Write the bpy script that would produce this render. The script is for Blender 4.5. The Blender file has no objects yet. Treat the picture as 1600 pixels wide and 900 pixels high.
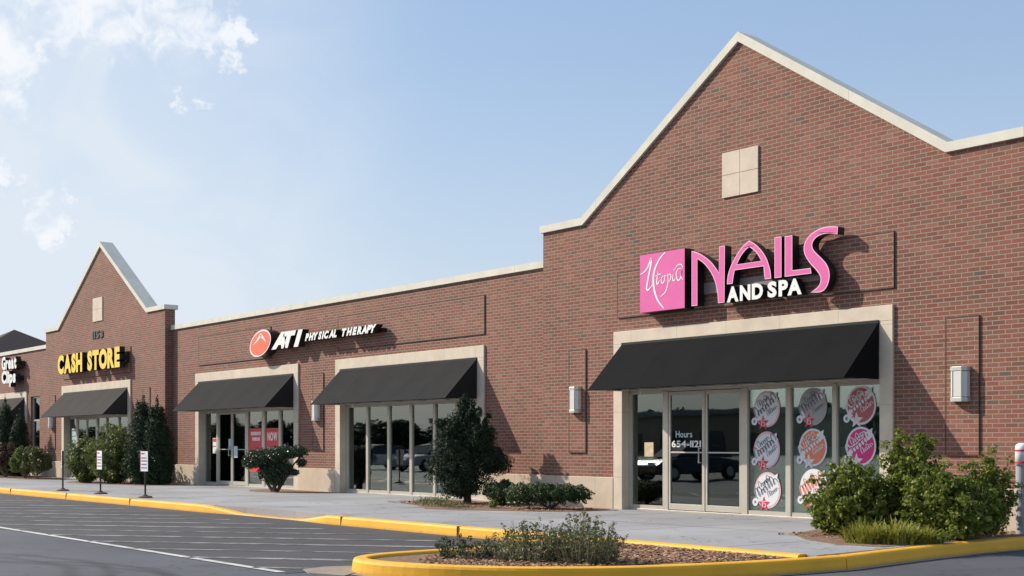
import bpy, bmesh, math, random
import numpy as np
from mathutils import Vector, Matrix
random.seed(7)
R = math.radians
sc = bpy.context.scene
col = sc.collection
# ------------------------------------------------------------------ camera
cd = bpy.data.cameras.new('camera'); cam = bpy.data.objects.new('camera', cd); col.objects.link(cam)
cam.location = (0, -17.27, 1.246)
cam.rotation_euler = (R(90), 0, R(52.11))
cd.sensor_width = 36; cd.lens = 46.35; cd.shift_y = 0.153
cd.clip_start = .1; cd.clip_end = 3000
sc.camera = cam
# ------------------------------------------------------------------ sky and sun
SUN = Vector((-1.7, -1.0, 1.32)).normalized()
elev = math.asin(SUN.z)
w = bpy.data.worlds.new('World'); sc.world = w; w.use_nodes = True
nt = w.node_tree; N = nt.nodes; L = nt.links; N.clear()
out = N.new('ShaderNodeOutputWorld'); bg = N.new('ShaderNodeBackground'); bg.inputs[1].default_value = .098
sky = N.new('ShaderNodeTexSky'); sky.sky_type = 'NISHITA'; sky.sun_disc = False
sky.sun_elevation = elev; sky.sun_rotation = math.atan2(SUN.x, SUN.y)
sky.air_density = 1.15; sky.dust_density = 1.6; sky.ozone_density = 1.6
L.new(bg.outputs[0], out.inputs[0])
def mth(op, a, b=None, c=None, T=None):
    n = (T or nt).nodes.new('ShaderNodeMath'); n.operation = op
    for i, v in enumerate((a, b, c)):
        if v is None: continue
        if isinstance(v, (int, float)): n.inputs[i].default_value = v
        else: (T or nt).links.new(v, n.inputs[i])
    return n.outputs[0]
tc = N.new('ShaderNodeTexCoord'); nv = N.new('ShaderNodeVectorMath'); nv.operation = 'NORMALIZE'
L.new(tc.outputs['Generated'], nv.inputs[0])
sx = N.new('ShaderNodeSeparateXYZ'); L.new(nv.outputs[0], sx.inputs[0])
az = mth('MULTIPLY', mth('ARCTAN2', sx.outputs[1], sx.outputs[0]), 57.2958)     # degrees round the compass
el = mth('MULTIPLY', mth('ARCSINE', sx.outputs[2]), 57.2958)
cv = N.new('ShaderNodeCombineXYZ'); L.new(az, cv.inputs[0]); L.new(el, cv.inputs[1])
def noise(scale, det, rough=.6, off=0, dist=0):
    n = N.new('ShaderNodeTexNoise'); n.inputs['Scale'].default_value = scale; n.inputs['Detail'].default_value = det
    n.inputs['Roughness'].default_value = rough; n.inputs['Distortion'].default_value = dist
    m = N.new('ShaderNodeMapping'); m.inputs['Location'].default_value = (off, off*1.7, 0)
    L.new(cv.outputs[0], m.inputs[0]); L.new(m.outputs[0], n.inputs['Vector']); return n.outputs[0]
def blob(a0, e0, ra, re):
    d = mth('ADD', mth('POWER', mth('DIVIDE', mth('SUBTRACT', azw, a0), ra), 2), mth('POWER', mth('DIVIDE', mth('SUBTRACT', elw, e0), re), 2))
    return mth('MAXIMUM', mth('SUBTRACT', 1.0, d), 0.0)
def ramp(v, lo, hi):
    n = N.new('ShaderNodeMapRange'); n.interpolation_type = 'SMOOTHSTEP'; L.new(v, n.inputs[0])
    n.inputs[1].default_value = lo; n.inputs[2].default_value = hi; return n.outputs[0]
wz1 = noise(1.1, 4, .6, 21.3); wz2 = noise(1.1, 4, .6, 47.9)
azw = mth('ADD', az, mth('MULTIPLY', mth('SUBTRACT', wz1, .5), 4.2)); elw = mth('ADD', el, mth('MULTIPLY', mth('SUBTRACT', wz2, .5), 3.2))
n1 = noise(.75, 9, .60, 3.1, .5)
puffs = None
for b_ in ((160.2, 17.9, 5.2, 2.9), (156.2, 17.3, 2.8, 2.0), (163.4, 15.2, 1.9, 3.0), (154.2, 17.0, 1.1, .9), (154.1, 15.9, .8, .7), (155.6, 14.2, .9, .5),
           (161.5, 9.2, 1.2, 1.6), (163.5, 11, 1.6, .7)):
    o_ = blob(*b_); puffs = o_ if puffs is None else mth('MAXIMUM', puffs, o_)
cum = ramp(mth('ADD', mth('MULTIPLY', puffs, .34), mth('MULTIPLY', n1, 1.25)), .66, 1.12)
cum = mth('MULTIPLY', mth('MULTIPLY', cum, ramp(puffs, 0.0, .6)), .9)
n2 = noise(.16, 7, .58, 9.3, .9)
veil = mth('MULTIPLY', ramp(n2, .36, .66), ramp(az, 143, 160))
low = mth('MULTIPLY', ramp(el, 19, 0), .66)
leftw = mth('MULTIPLY', ramp(az, 144, 160), .5)
milk = mth('MINIMUM', mth('ADD', mth('ADD', mth('MULTIPLY', low, .85), leftw), mth('MULTIPLY', veil, .36)), .95)
def mixc(f, a, b):
    n = N.new('ShaderNodeMix'); n.data_type = 'RGBA'; L.new(f, n.inputs['Factor'])
    for k, v in ((6, a), (7, b)):
        if isinstance(v, tuple): n.inputs[k].default_value = v
        else: L.new(v, n.inputs[k])
    return n.outputs[2]
c0 = mixc(mth('ADD', .42, 0), sky.outputs[0], (4.0, 5.6, 8.3, 1))
c1 = mixc(milk, c0, (6.1, 6.7, 7.4, 1))
c2 = mixc(cum, c1, (7.7, 7.9, 8.2, 1))
L.new(c2, bg.inputs[0])
sd = bpy.data.lights.new('sun', 'SUN'); sd.energy = 4.5; sd.angle = R(.55); sd.color = (1, .915, .785)
sun = bpy.data.objects.new('sun', sd); col.objects.link(sun); sun.location = (-30, -30, 40)
sun.rotation_euler = SUN.to_track_quat('Z', 'Y').to_euler()
sc.view_settings.view_transform = 'Standard'; sc.view_settings.look = 'None'
sc.view_settings.exposure = 0.33; sc.view_settings.gamma = 1; sc.view_settings.use_curve_mapping = False

# ------------------------------------------------------------------ materials
def newmat(name):
    m = bpy.data.materials.new(name); m.use_nodes = True
    return m, m.node_tree, m.node_tree.nodes['Principled BSDF']
def pmat(name, c, rough=.6, metal=0, var=.0, scale=6, bump=0, bscale=60, spec=.5, emis=None, es=0, coords='Object', dirt=None):
    m, T, b = newmat(name)
    b.inputs['Roughness'].default_value = rough; b.inputs['Metallic'].default_value = metal
    b.inputs['Specular IOR Level'].default_value = spec
    b.inputs['Base Color'].default_value = (*c, 1)
    t = T.nodes.new('ShaderNodeTexCoord')
    if var:
        n = T.nodes.new('ShaderNodeTexNoise'); n.inputs['Scale'].default_value = scale; n.inputs['Detail'].default_value = 6
        n.inputs['Roughness'].default_value = .65
        T.links.new(t.outputs[coords], n.inputs['Vector'])
        r = T.nodes.new('ShaderNodeValToRGB'); r.color_ramp.elements[0].position = .3; r.color_ramp.elements[1].position = .72
        r.color_ramp.elements[0].color = (*[max(0, v*(1-var)) for v in c], 1)
        r.color_ramp.elements[1].color = (*[min(1, v*(1+var)) for v in c], 1)
        T.links.new(n.outputs[0], r.inputs[0]); T.links.new(r.outputs[0], b.inputs['Base Color'])
    if bump:
        n = T.nodes.new('ShaderNodeTexNoise'); n.inputs['Scale'].default_value = bscale; n.inputs['Detail'].default_value = 4
        T.links.new(t.outputs[coords], n.inputs['Vector'])
        bp = T.nodes.new('ShaderNodeBump'); bp.inputs['Strength'].default_value = bump; bp.inputs['Distance'].default_value = .02
        T.links.new(n.outputs[0], bp.inputs['Height']); T.links.new(bp.outputs[0], b.inputs['Normal'])
    if emis: b.inputs['Emission Color'].default_value = (*emis, 1); b.inputs['Emission Strength'].default_value = es
    return m

def brick_mat(name, tint=(1, 1, 1), mortar=(.315, .25, .20)):
    m, T, b = newmat(name); Nn = T.nodes; Ll = T.links
    b.inputs['Roughness'].default_value = .85; b.inputs['Specular IOR Level'].default_value = .25
    M = lambda op, a, bb=None: mth(op, a, bb, T=T)
    t = Nn.new('ShaderNodeTexCoord'); s = Nn.new('ShaderNodeSeparateXYZ'); Ll.new(t.outputs['Object'], s.inputs[0])
    u = M('ADD', s.outputs[0], s.outputs[1]); v = s.outputs[2]
    rv = M('DIVIDE', v, .0677); row = M('FLOOR', rv)
    uu = M('ADD', M('DIVIDE', u, .203), M('MULTIPLY', M('MODULO', row, 2), .5)); colu = M('FLOOR', uu)
    fx = M('FRACT', uu); fz = M('FRACT', rv)
    dx = M('MULTIPLY', M('MINIMUM', fx, M('SUBTRACT', 1, fx)), .203)
    dz = M('MULTIPLY', M('MINIMUM', fz, M('SUBTRACT', 1, fz)), .0677)
    d = M('MINIMUM', dx, dz)
    wob = Nn.new('ShaderNodeTexNoise'); wob.inputs['Scale'].default_value = 35; Ll.new(t.outputs['Object'], wob.inputs['Vector'])
    d = M('ADD', d, M('MULTIPLY', M('SUBTRACT', wob.outputs[0], .5), .004))
    mr = Nn.new('ShaderNodeMapRange'); Ll.new(d, mr.inputs[0]); mr.inputs[1].default_value = .0050; mr.inputs[2].default_value = .0075
    isb = mr.outputs[0]
    cx = Nn.new('ShaderNodeCombineXYZ'); Ll.new(colu, cx.inputs[0]); Ll.new(row, cx.inputs[1])
    wn = Nn.new('ShaderNodeTexWhiteNoise'); wn.noise_dimensions = '3D'; Ll.new(cx.outputs[0], wn.inputs['Vector'])
    r = Nn.new('ShaderNodeValToRGB'); e = r.color_ramp.elements
    pal = [(0, (.12, .09, .08)), (.008, (.14, .10, .085)), (.02, (.185, .078, .060)), (.22, (.235, .085, .064)), (.45, (.27, .098, .074)), (.62, (.235, .105, .074)),
           (.78, (.19, .098, .070)), (.9, (.30, .128, .098)), (1, (.20, .078, .060))]
    while len(e) < len(pal): e.new(.5)
    for k, (p, c) in enumerate(pal): e[k].position = p; e[k].color = (*[min(1, c[i]*tint[i]) for i in range(3)], 1)
    Ll.new(wn.outputs['Value'], r.inputs[0])
    # weathered streaks where the darker bricks cluster
    big = Nn.new('ShaderNodeTexNoise'); big.inputs['Scale'].default_value = .45; big.inputs['Detail'].default_value = 5
    Ll.new(t.outputs['Object'], big.inputs['Vector'])
    fine = Nn.new('ShaderNodeTexNoise'); fine.inputs['Scale'].default_value = 60; Ll.new(t.outputs['Object'], fine.inputs['Vector'])
    k = M('ADD', M('MULTIPLY', big.outputs[0], .8), M('ADD', .32, M('MULTIPLY', fine.outputs[0], .45)))
    mm = Nn.new('ShaderNodeVectorMath'); mm.operation = 'SCALE'; Ll.new(r.outputs[0], mm.inputs[0]); Ll.new(k, mm.inputs['Scale'])
    # smudged grey patches, a few bricks long
    mp = Nn.new('ShaderNodeMapping'); mp.inputs['Scale'].default_value = (1.1, 1.1, 5.5); Ll.new(cx.outputs[0], mp.inputs[0])
    cn = Nn.new('ShaderNodeCombineXYZ'); Ll.new(M('MULTIPLY', colu, .16), cn.inputs[0]); Ll.new(M('MULTIPLY', row, .30), cn.inputs[1])
    gp = Nn.new('ShaderNodeTexNoise'); gp.inputs['Scale'].default_value = 1.0; gp.inputs['Detail'].default_value = 1; Ll.new(cn.outputs[0], gp.inputs['Vector'])
    g = Nn.new('ShaderNodeMapRange'); Ll.new(gp.outputs[0], g.inputs[0]); g.inputs[1].default_value = .70; g.inputs[2].default_value = .80; g.inputs[4].default_value = .75
    mg = Nn.new('ShaderNodeMix'); mg.data_type = 'RGBA'; Ll.new(g.outputs[0], mg.inputs['Factor']); Ll.new(mm.outputs[0], mg.inputs[6]); mg.inputs[7].default_value = (.125, .10, .083, 1)
    mx = Nn.new('ShaderNodeMix'); mx.data_type = 'RGBA'; Ll.new(isb, mx.inputs['Factor'])
    mx.inputs[6].default_value = (*mortar, 1); Ll.new(mg.outputs[2], mx.inputs[7])
    Ll.new(mx.outputs[2], b.inputs['Base Color'])
    bp = Nn.new('ShaderNodeBump'); bp.inputs['Strength'].default_value = .35; bp.inputs['Distance'].default_value = .006
    Ll.new(M('ADD', isb, M('MULTIPLY', fine.outputs[0], .3)), bp.inputs['Height']); Ll.new(bp.outputs[0], b.inputs['Normal'])
    return m

def stone_mat(name, c, bw, bh, offx=0, offz=0):
    m, T, b = newmat(name); Nn = T.nodes; Ll = T.links
    b.inputs['Roughness'].default_value = .8; b.inputs['Specular IOR Level'].default_value = .25
    M = lambda op, a, bb=None: mth(op, a, bb, T=T)
    t = Nn.new('ShaderNodeTexCoord'); s = Nn.new('ShaderNodeSeparateXYZ'); Ll.new(t.outputs['Object'], s.inputs[0])
    fx = M('FRACT', M('DIVIDE', M('ADD', s.outputs[0], offx), bw)); fz = M('FRACT', M('DIVIDE', M('ADD', s.outputs[2], offz), bh))
    d = M('MINIMUM', M('MULTIPLY', M('MINIMUM', fx, M('SUBTRACT', 1, fx)), bw), M('MULTIPLY', M('MINIMUM', fz, M('SUBTRACT', 1, fz)), bh))
    mr = Nn.new('ShaderNodeMapRange'); Ll.new(d, mr.inputs[0]); mr.inputs[1].default_value = .002; mr.inputs[2].default_value = .006
    n = Nn.new('ShaderNodeTexNoise'); n.inputs['Scale'].default_value = 2.2; n.inputs['Detail'].default_value = 8; n.inputs['Roughness'].default_value = .7
    Ll.new(t.outputs['Object'], n.inputs['Vector'])
    r = Nn.new('ShaderNodeValToRGB'); r.color_ramp.elements[0].position = .3; r.color_ramp.elements[1].position = .7
    r.color_ramp.elements[0].color = (*[v*.86 for v in c], 1); r.color_ramp.elements[1].color = (*[v*1.07 for v in c], 1)
    Ll.new(n.outputs[0], r.inputs[0])
    mx = Nn.new('ShaderNodeMix'); mx.data_type = 'RGBA'; Ll.new(mr.outputs[0], mx.inputs['Factor'])
    mx.inputs[6].default_value = (*[v*.62 for v in c], 1); Ll.new(r.outputs[0], mx.inputs[7]); Ll.new(mx.outputs[2], b.inputs['Base Color'])
    f = Nn.new('ShaderNodeTexNoise'); f.inputs['Scale'].default_value = 90; Ll.new(t.outputs['Object'], f.inputs['Vector'])
    bp = Nn.new('ShaderNodeBump'); bp.inputs['Strength'].default_value = .2; bp.inputs['Distance'].default_value = .004
    Ll.new(M('ADD', mr.outputs[0], f.outputs[0]), bp.inputs['Height']); Ll.new(bp.outputs[0], b.inputs['Normal'])
    return m

def asphalt_mat(name, c, speck=.5, marks=False):
    m, T, b = newmat(name); Nn = T.nodes; Ll = T.links
    b.inputs['Roughness'].default_value = .75; b.inputs['Specular IOR Level'].default_value = .4
    t = Nn.new('ShaderNodeTexCoord')
    def nz(s, d, r_=.6, sc3=(1, 1, 1)):
        mp = Nn.new('ShaderNodeMapping'); mp.inputs['Scale'].default_value = sc3; Ll.new(t.outputs['Object'], mp.inputs[0])
        n = Nn.new('ShaderNodeTexNoise'); n.inputs['Scale'].default_value = s; n.inputs['Detail'].default_value = d; n.inputs['Roughness'].default_value = r_
        Ll.new(mp.outputs[0], n.inputs['Vector']); return n.outputs[0]
    M = lambda op, a, bb=None: mth(op, a, bb, T=T)
    big = nz(.35, 6); fine = nz(55, 3, .8); wear = nz(.22, 5, .6, (.5, 1.6, 1))
    k = M('ADD', M('MULTIPLY', big, 1.1), M('ADD', .08, M('MULTIPLY', fine, .75)))
    cr = M('ABSOLUTE', M('SUBTRACT', nz(.42, 4, .55), .5)); c2_ = Nn.new('ShaderNodeMapRange'); Ll.new(cr, c2_.inputs[0]); c2_.inputs[1].default_value = .0012; c2_.inputs[2].default_value = .0035; c2_.inputs[3].default_value = .55
    k = M('MULTIPLY', k, c2_.outputs[0])
    ol = Nn.new('ShaderNodeMapRange'); Ll.new(nz(.9, 3, .5, (1.3, .9, 1)), ol.inputs[0]); ol.inputs[1].default_value = .66; ol.inputs[2].default_value = .74; ol.inputs[3].default_value = 1; ol.inputs[4].default_value = .7
    k = M('MULTIPLY', k, ol.outputs[0])
    sp = Nn.new('ShaderNodeMapRange'); Ll.new(nz(38, 2, .9), sp.inputs[0]); sp.inputs[1].default_value = .66; sp.inputs[2].default_value = .74
    wr = Nn.new('ShaderNodeMapRange'); Ll.new(wear, wr.inputs[0]); wr.inputs[1].default_value = .5; wr.inputs[2].default_value = .7
    k = M('ADD', k, M('MULTIPLY', M('MULTIPLY', sp.outputs[0], wr.outputs[0]), 3.2*speck))
    if marks:   # curved tyre marks left by turning cars
        s = Nn.new('ShaderNodeSeparateXYZ'); Ll.new(t.outputs['Object'], s.inputs[0])
        for (x0, y0, rr) in ((-15.6, -15.2, 3.6), (-15.6, -15.2, 3.2), (-14.2, -14.0, 2.6), (-17.2, -15.6, 3.0), (-13.4, -15.8, 4.3)):
            q = M('SQRT', M('ADD', M('POWER', M('SUBTRACT', s.outputs[0], x0), 2), M('POWER', M('SUBTRACT', s.outputs[1], y0), 2)))
            a = Nn.new('ShaderNodeMapRange'); Ll.new(M('ABSOLUTE', M('SUBTRACT', M('ADD', q, M('MULTIPLY', big, .7)), rr+.35)), a.inputs[0])
            a.inputs[1].default_value = .03; a.inputs[2].default_value = .13; a.inputs[3].default_value = .62; a.inputs[4].default_value = 1
            k = M('MULTIPLY', k, a.outputs[0])
    mm = Nn.new('ShaderNodeVectorMath'); mm.operation = 'SCALE'; mm.inputs[0].default_value = c; Ll.new(k, mm.inputs['Scale'])
    Ll.new(mm.outputs[0], b.inputs['Base Color'])
    bp = Nn.new('ShaderNodeBump'); bp.inputs['Strength'].default_value = .5; bp.inputs['Distance'].default_value = .006
    Ll.new(fine, bp.inputs['Height']); Ll.new(bp.outputs[0], b.inputs['Normal'])
    return m

def worn_paint(name, c, under, thr=.44):
    m, T, b = newmat(name); Nn = T.nodes; Ll = T.links
    b.inputs['Roughness'].default_value = .6
    t = Nn.new('ShaderNodeTexCoord'); n = Nn.new('ShaderNodeTexNoise'); n.inputs['Scale'].default_value = 2.2; n.inputs['Detail'].default_value = 10; n.inputs['Roughness'].default_value = .78
    Ll.new(t.outputs['Object'], n.inputs['Vector'])
    r = Nn.new('ShaderNodeMapRange'); Ll.new(n.outputs[0], r.inputs[0]); r.inputs[1].default_value = thr-.06; r.inputs[2].default_value = thr+.08
    n2 = Nn.new('ShaderNodeTexNoise'); n2.inputs['Scale'].default_value = 1.3; n2.inputs['Detail'].default_value = 3; Ll.new(t.outputs['Object'], n2.inputs['Vector'])
    mc = Nn.new('ShaderNodeMix'); mc.data_type = 'RGBA'; Ll.new(n2.outputs[0], mc.inputs['Factor']); mc.inputs[6].default_value = (*[v*.78 for v in c], 1); mc.inputs[7].default_value = (*[min(1, v*1.15) for v in c], 1)
    mx = Nn.new('ShaderNodeMix'); mx.data_type = 'RGBA'; Ll.new(r.outputs[0], mx.inputs['Factor']); mx.inputs[6].default_value = (*under, 1); Ll.new(mc.outputs[2], mx.inputs[7])
    Ll.new(mx.outputs[2], b.inputs['Base Color']); return m

def leaf_mat(name, c1, c2, c3=None, rough=.6, trans=.25):
    m, T, b = newmat(name); Nn = T.nodes; Ll = T.links
    b.inputs['Roughness'].default_value = rough; b.inputs['Specular IOR Level'].default_value = .35
    g = Nn.new('ShaderNodeNewGeometry'); r = Nn.new('ShaderNodeValToRGB'); e = r.color_ramp.elements
    e[0].color = (*c1, 1); e[1].color = (*c2, 1); e[1].position = .8
    if c3: q = e.new(.93); q.color = (*c2, 1); q = e.new(.97); q.color = (*c3, 1)
    t = Nn.new('ShaderNodeTexCoord'); n = Nn.new('ShaderNodeTexNoise'); n.inputs['Scale'].default_value = 3.5; Ll.new(t.outputs['Object'], n.inputs['Vector'])
    v = mth('ADD', mth('MULTIPLY', g.outputs['Random Per Island'], .72, T=T), mth('MULTIPLY', n.outputs[0], .28, T=T), T=T)
    Ll.new(v, r.inputs[0]); Ll.new(r.outputs[0], b.inputs['Base Color'])
    tr = Nn.new('ShaderNodeBsdfTranslucent'); Ll.new(r.outputs[0], tr.inputs[0])
    mx = Nn.new('ShaderNodeMixShader'); mx.inputs[0].default_value = trans
    Ll.new(b.outputs[0], mx.inputs[1]); Ll.new(tr.outputs[0], mx.inputs[2]); Ll.new(mx.outputs[0], Nn['Material Output'].inputs[0])
    return m

def glass_mat(name, refl=.22, tint=(.30, .34, .33)):
    m, T, b = newmat(name); Nn = T.nodes; Ll = T.links; Nn.remove(b)
    tr = Nn.new('ShaderNodeBsdfTransparent'); tr.inputs[0].default_value = (*tint, 1)
    gl = Nn.new('ShaderNodeBsdfGlossy'); gl.inputs['Roughness'].default_value = .015; gl.inputs[0].default_value = (.86, .97, .94, 1)
    t = Nn.new('ShaderNodeTexCoord'); n = Nn.new('ShaderNodeTexNoise'); n.inputs['Scale'].default_value = .9; n.inputs['Detail'].default_value = 1
    Ll.new(t.outputs['Object'], n.inputs['Vector']); bp = Nn.new('ShaderNodeBump'); bp.inputs['Strength'].default_value = .1; bp.inputs['Distance'].default_value = .02
    Ll.new(n.outputs[0], bp.inputs['Height']); Ll.new(bp.outputs[0], gl.inputs['Normal'])
    f = Nn.new('ShaderNodeFresnel'); f.inputs[0].default_value = 1.5
    a = mth('MINIMUM', mth('ADD', f.outputs[0], refl, T=T), 1, T=T)
    mx = Nn.new('ShaderNodeMixShader'); Ll.new(a, mx.inputs[0]); Ll.new(tr.outputs[0], mx.inputs[1]); Ll.new(gl.outputs[0], mx.inputs[2])
    Ll.new(mx.outputs[0], Nn['Material Output'].inputs[0]); return m

BRICK = brick_mat('brick', (1, 1.03, .97)); 
BAND = stone_mat('limestone_band', (.66, .56, .44), 1.22, 50, .3, 5)
JAMB = stone_mat('limestone_jamb', (.66, .56, .44), 50, 1.25, 5, .63)
BASE = stone_mat('limestone_base', (.60, .49, .375), 1.22, 50, .1, 5)
PANEL = stone_mat('stone_panel', (.66, .56, .44), 50, 50, 5, 5)
COPE = stone_mat('coping_metal', (.70, .66, .56), 3.05, 50, .7, 5)
GROOVE_SHADE = pmat('groove_shade', (.075, .052, .043), .85)  # shade of the panel grooves, put into a dark brown colour
ALU = pmat('champagne_aluminium', (.50, .455, .385), .45, .2, var=.08, scale=2)
DALU = pmat('dark_threshold', (.33, .29, .24), .5, .3)
GLASS = glass_mat('tinted_glass', .13, (.74, .79, .77))
GLASSD = glass_mat('door_glass', .09, (.42, .46, .45))
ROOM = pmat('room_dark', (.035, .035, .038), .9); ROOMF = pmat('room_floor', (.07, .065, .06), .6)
BLIND = pmat('pale_partition', (.74, .73, .58), .8, var=.15, scale=1.5)
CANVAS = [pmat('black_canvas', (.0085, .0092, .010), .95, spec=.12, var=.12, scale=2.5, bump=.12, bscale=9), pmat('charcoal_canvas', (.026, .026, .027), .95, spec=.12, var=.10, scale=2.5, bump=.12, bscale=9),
          pmat('grey_canvas', (.047, .044, .042), .95, spec=.15, var=.10, scale=2.5, bump=.12, bscale=9)]  # awning canvas in three tones, the palest grey for the far left shops
STEEL = pmat('galvanised', (.42, .42, .40), .4, .6)
BLACK = pmat('sign_return', (.012, .012, .014), .35)
WHITE = pmat('white_face', (.82, .81, .77), .4)
PINK = pmat('pink_face', (.72, .125, .36), .35, var=.05, scale=3); PINKR = pmat('pink_rim', (.86, .52, .66), .35)
YEL = pmat('yellow_face', (.90, .62, .06), .35, var=.08, scale=2); ORG = pmat('orange_face', (.83, .155, .075), .35)
RACE = pmat('raceway', (.20, .155, .15), .5)
ROOF = pmat('roof_membrane', (.25, .25, .24), .9, var=.2)
ASPH = asphalt_mat('asphalt', (.078, .081, .094), .6, True)
ASPHD = asphalt_mat('sealed_asphalt', (.056, .054, .056), 1.8)
CONC = asphalt_mat('concrete', (.305, .305, .312), .03)
CONC.node_tree.nodes['Principled BSDF'].inputs['Roughness'].default_value = .85
LINE = worn_paint('white_line_paint', (.60, .58, .55), (.10, .10, .10), .40)
HATCH = worn_paint('faded_hatch_paint', (.34, .32, .31), (.085, .082, .083), .49)
KERB = worn_paint('yellow_kerb_paint', (.86, .43, .014), (.55, .26, .03), .33)
def grime(m, base=-.15, hgt=.05):
    """scuffed paint: small chips showing concrete, and dirt splashed along the gutter"""
    T = m.node_tree; Nn = T.nodes; Ll = T.links; b = Nn['Principled BSDF']; src = b.inputs['Base Color'].links[0].from_socket
    t = Nn.new('ShaderNodeTexCoord'); n = Nn.new('ShaderNodeTexNoise'); n.inputs['Scale'].default_value = 14; n.inputs['Detail'].default_value = 8; n.inputs['Roughness'].default_value = .75
    Ll.new(t.outputs['Object'], n.inputs['Vector'])
    a = Nn.new('ShaderNodeMapRange'); Ll.new(n.outputs[0], a.inputs[0]); a.inputs[1].default_value = .655; a.inputs[2].default_value = .70; a.inputs[4].default_value = .75
    m1 = Nn.new('ShaderNodeMix'); m1.data_type = 'RGBA'; Ll.new(a.outputs[0], m1.inputs['Factor']); Ll.new(src, m1.inputs[6]); m1.inputs[7].default_value = (.30, .25, .17, 1)
    sz = Nn.new('ShaderNodeSeparateXYZ'); Ll.new(t.outputs['Object'], sz.inputs[0])
    z = mth('ADD', sz.outputs[2], mth('MULTIPLY', n.outputs[0], -.07, T=T), T=T)
    g = Nn.new('ShaderNodeMapRange'); Ll.new(z, g.inputs[0]); g.inputs[1].default_value = base-.035+hgt; g.inputs[2].default_value = base-.035; g.inputs[3].default_value = 0; g.inputs[4].default_value = .55
    m2 = Nn.new('ShaderNodeMix'); m2.data_type = 'RGBA'; Ll.new(g.outputs[0], m2.inputs['Factor']); Ll.new(m1.outputs[2], m2.inputs[6]); m2.inputs[7].default_value = (.20, .13, .05, 1)
    Ll.new(m2.outputs[2], b.inputs['Base Color'])
    bp = Nn.new('ShaderNodeBump'); bp.inputs['Strength'].default_value = .4; bp.inputs['Distance'].default_value = .01; Ll.new(n.outputs[0], bp.inputs['Height']); Ll.new(bp.outputs[0], b.inputs['Normal'])
grime(KERB)
MULCH = pmat('mulch', (.22, .135, .085), .95, var=.55, scale=22, bump=.9, bscale=45)

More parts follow.
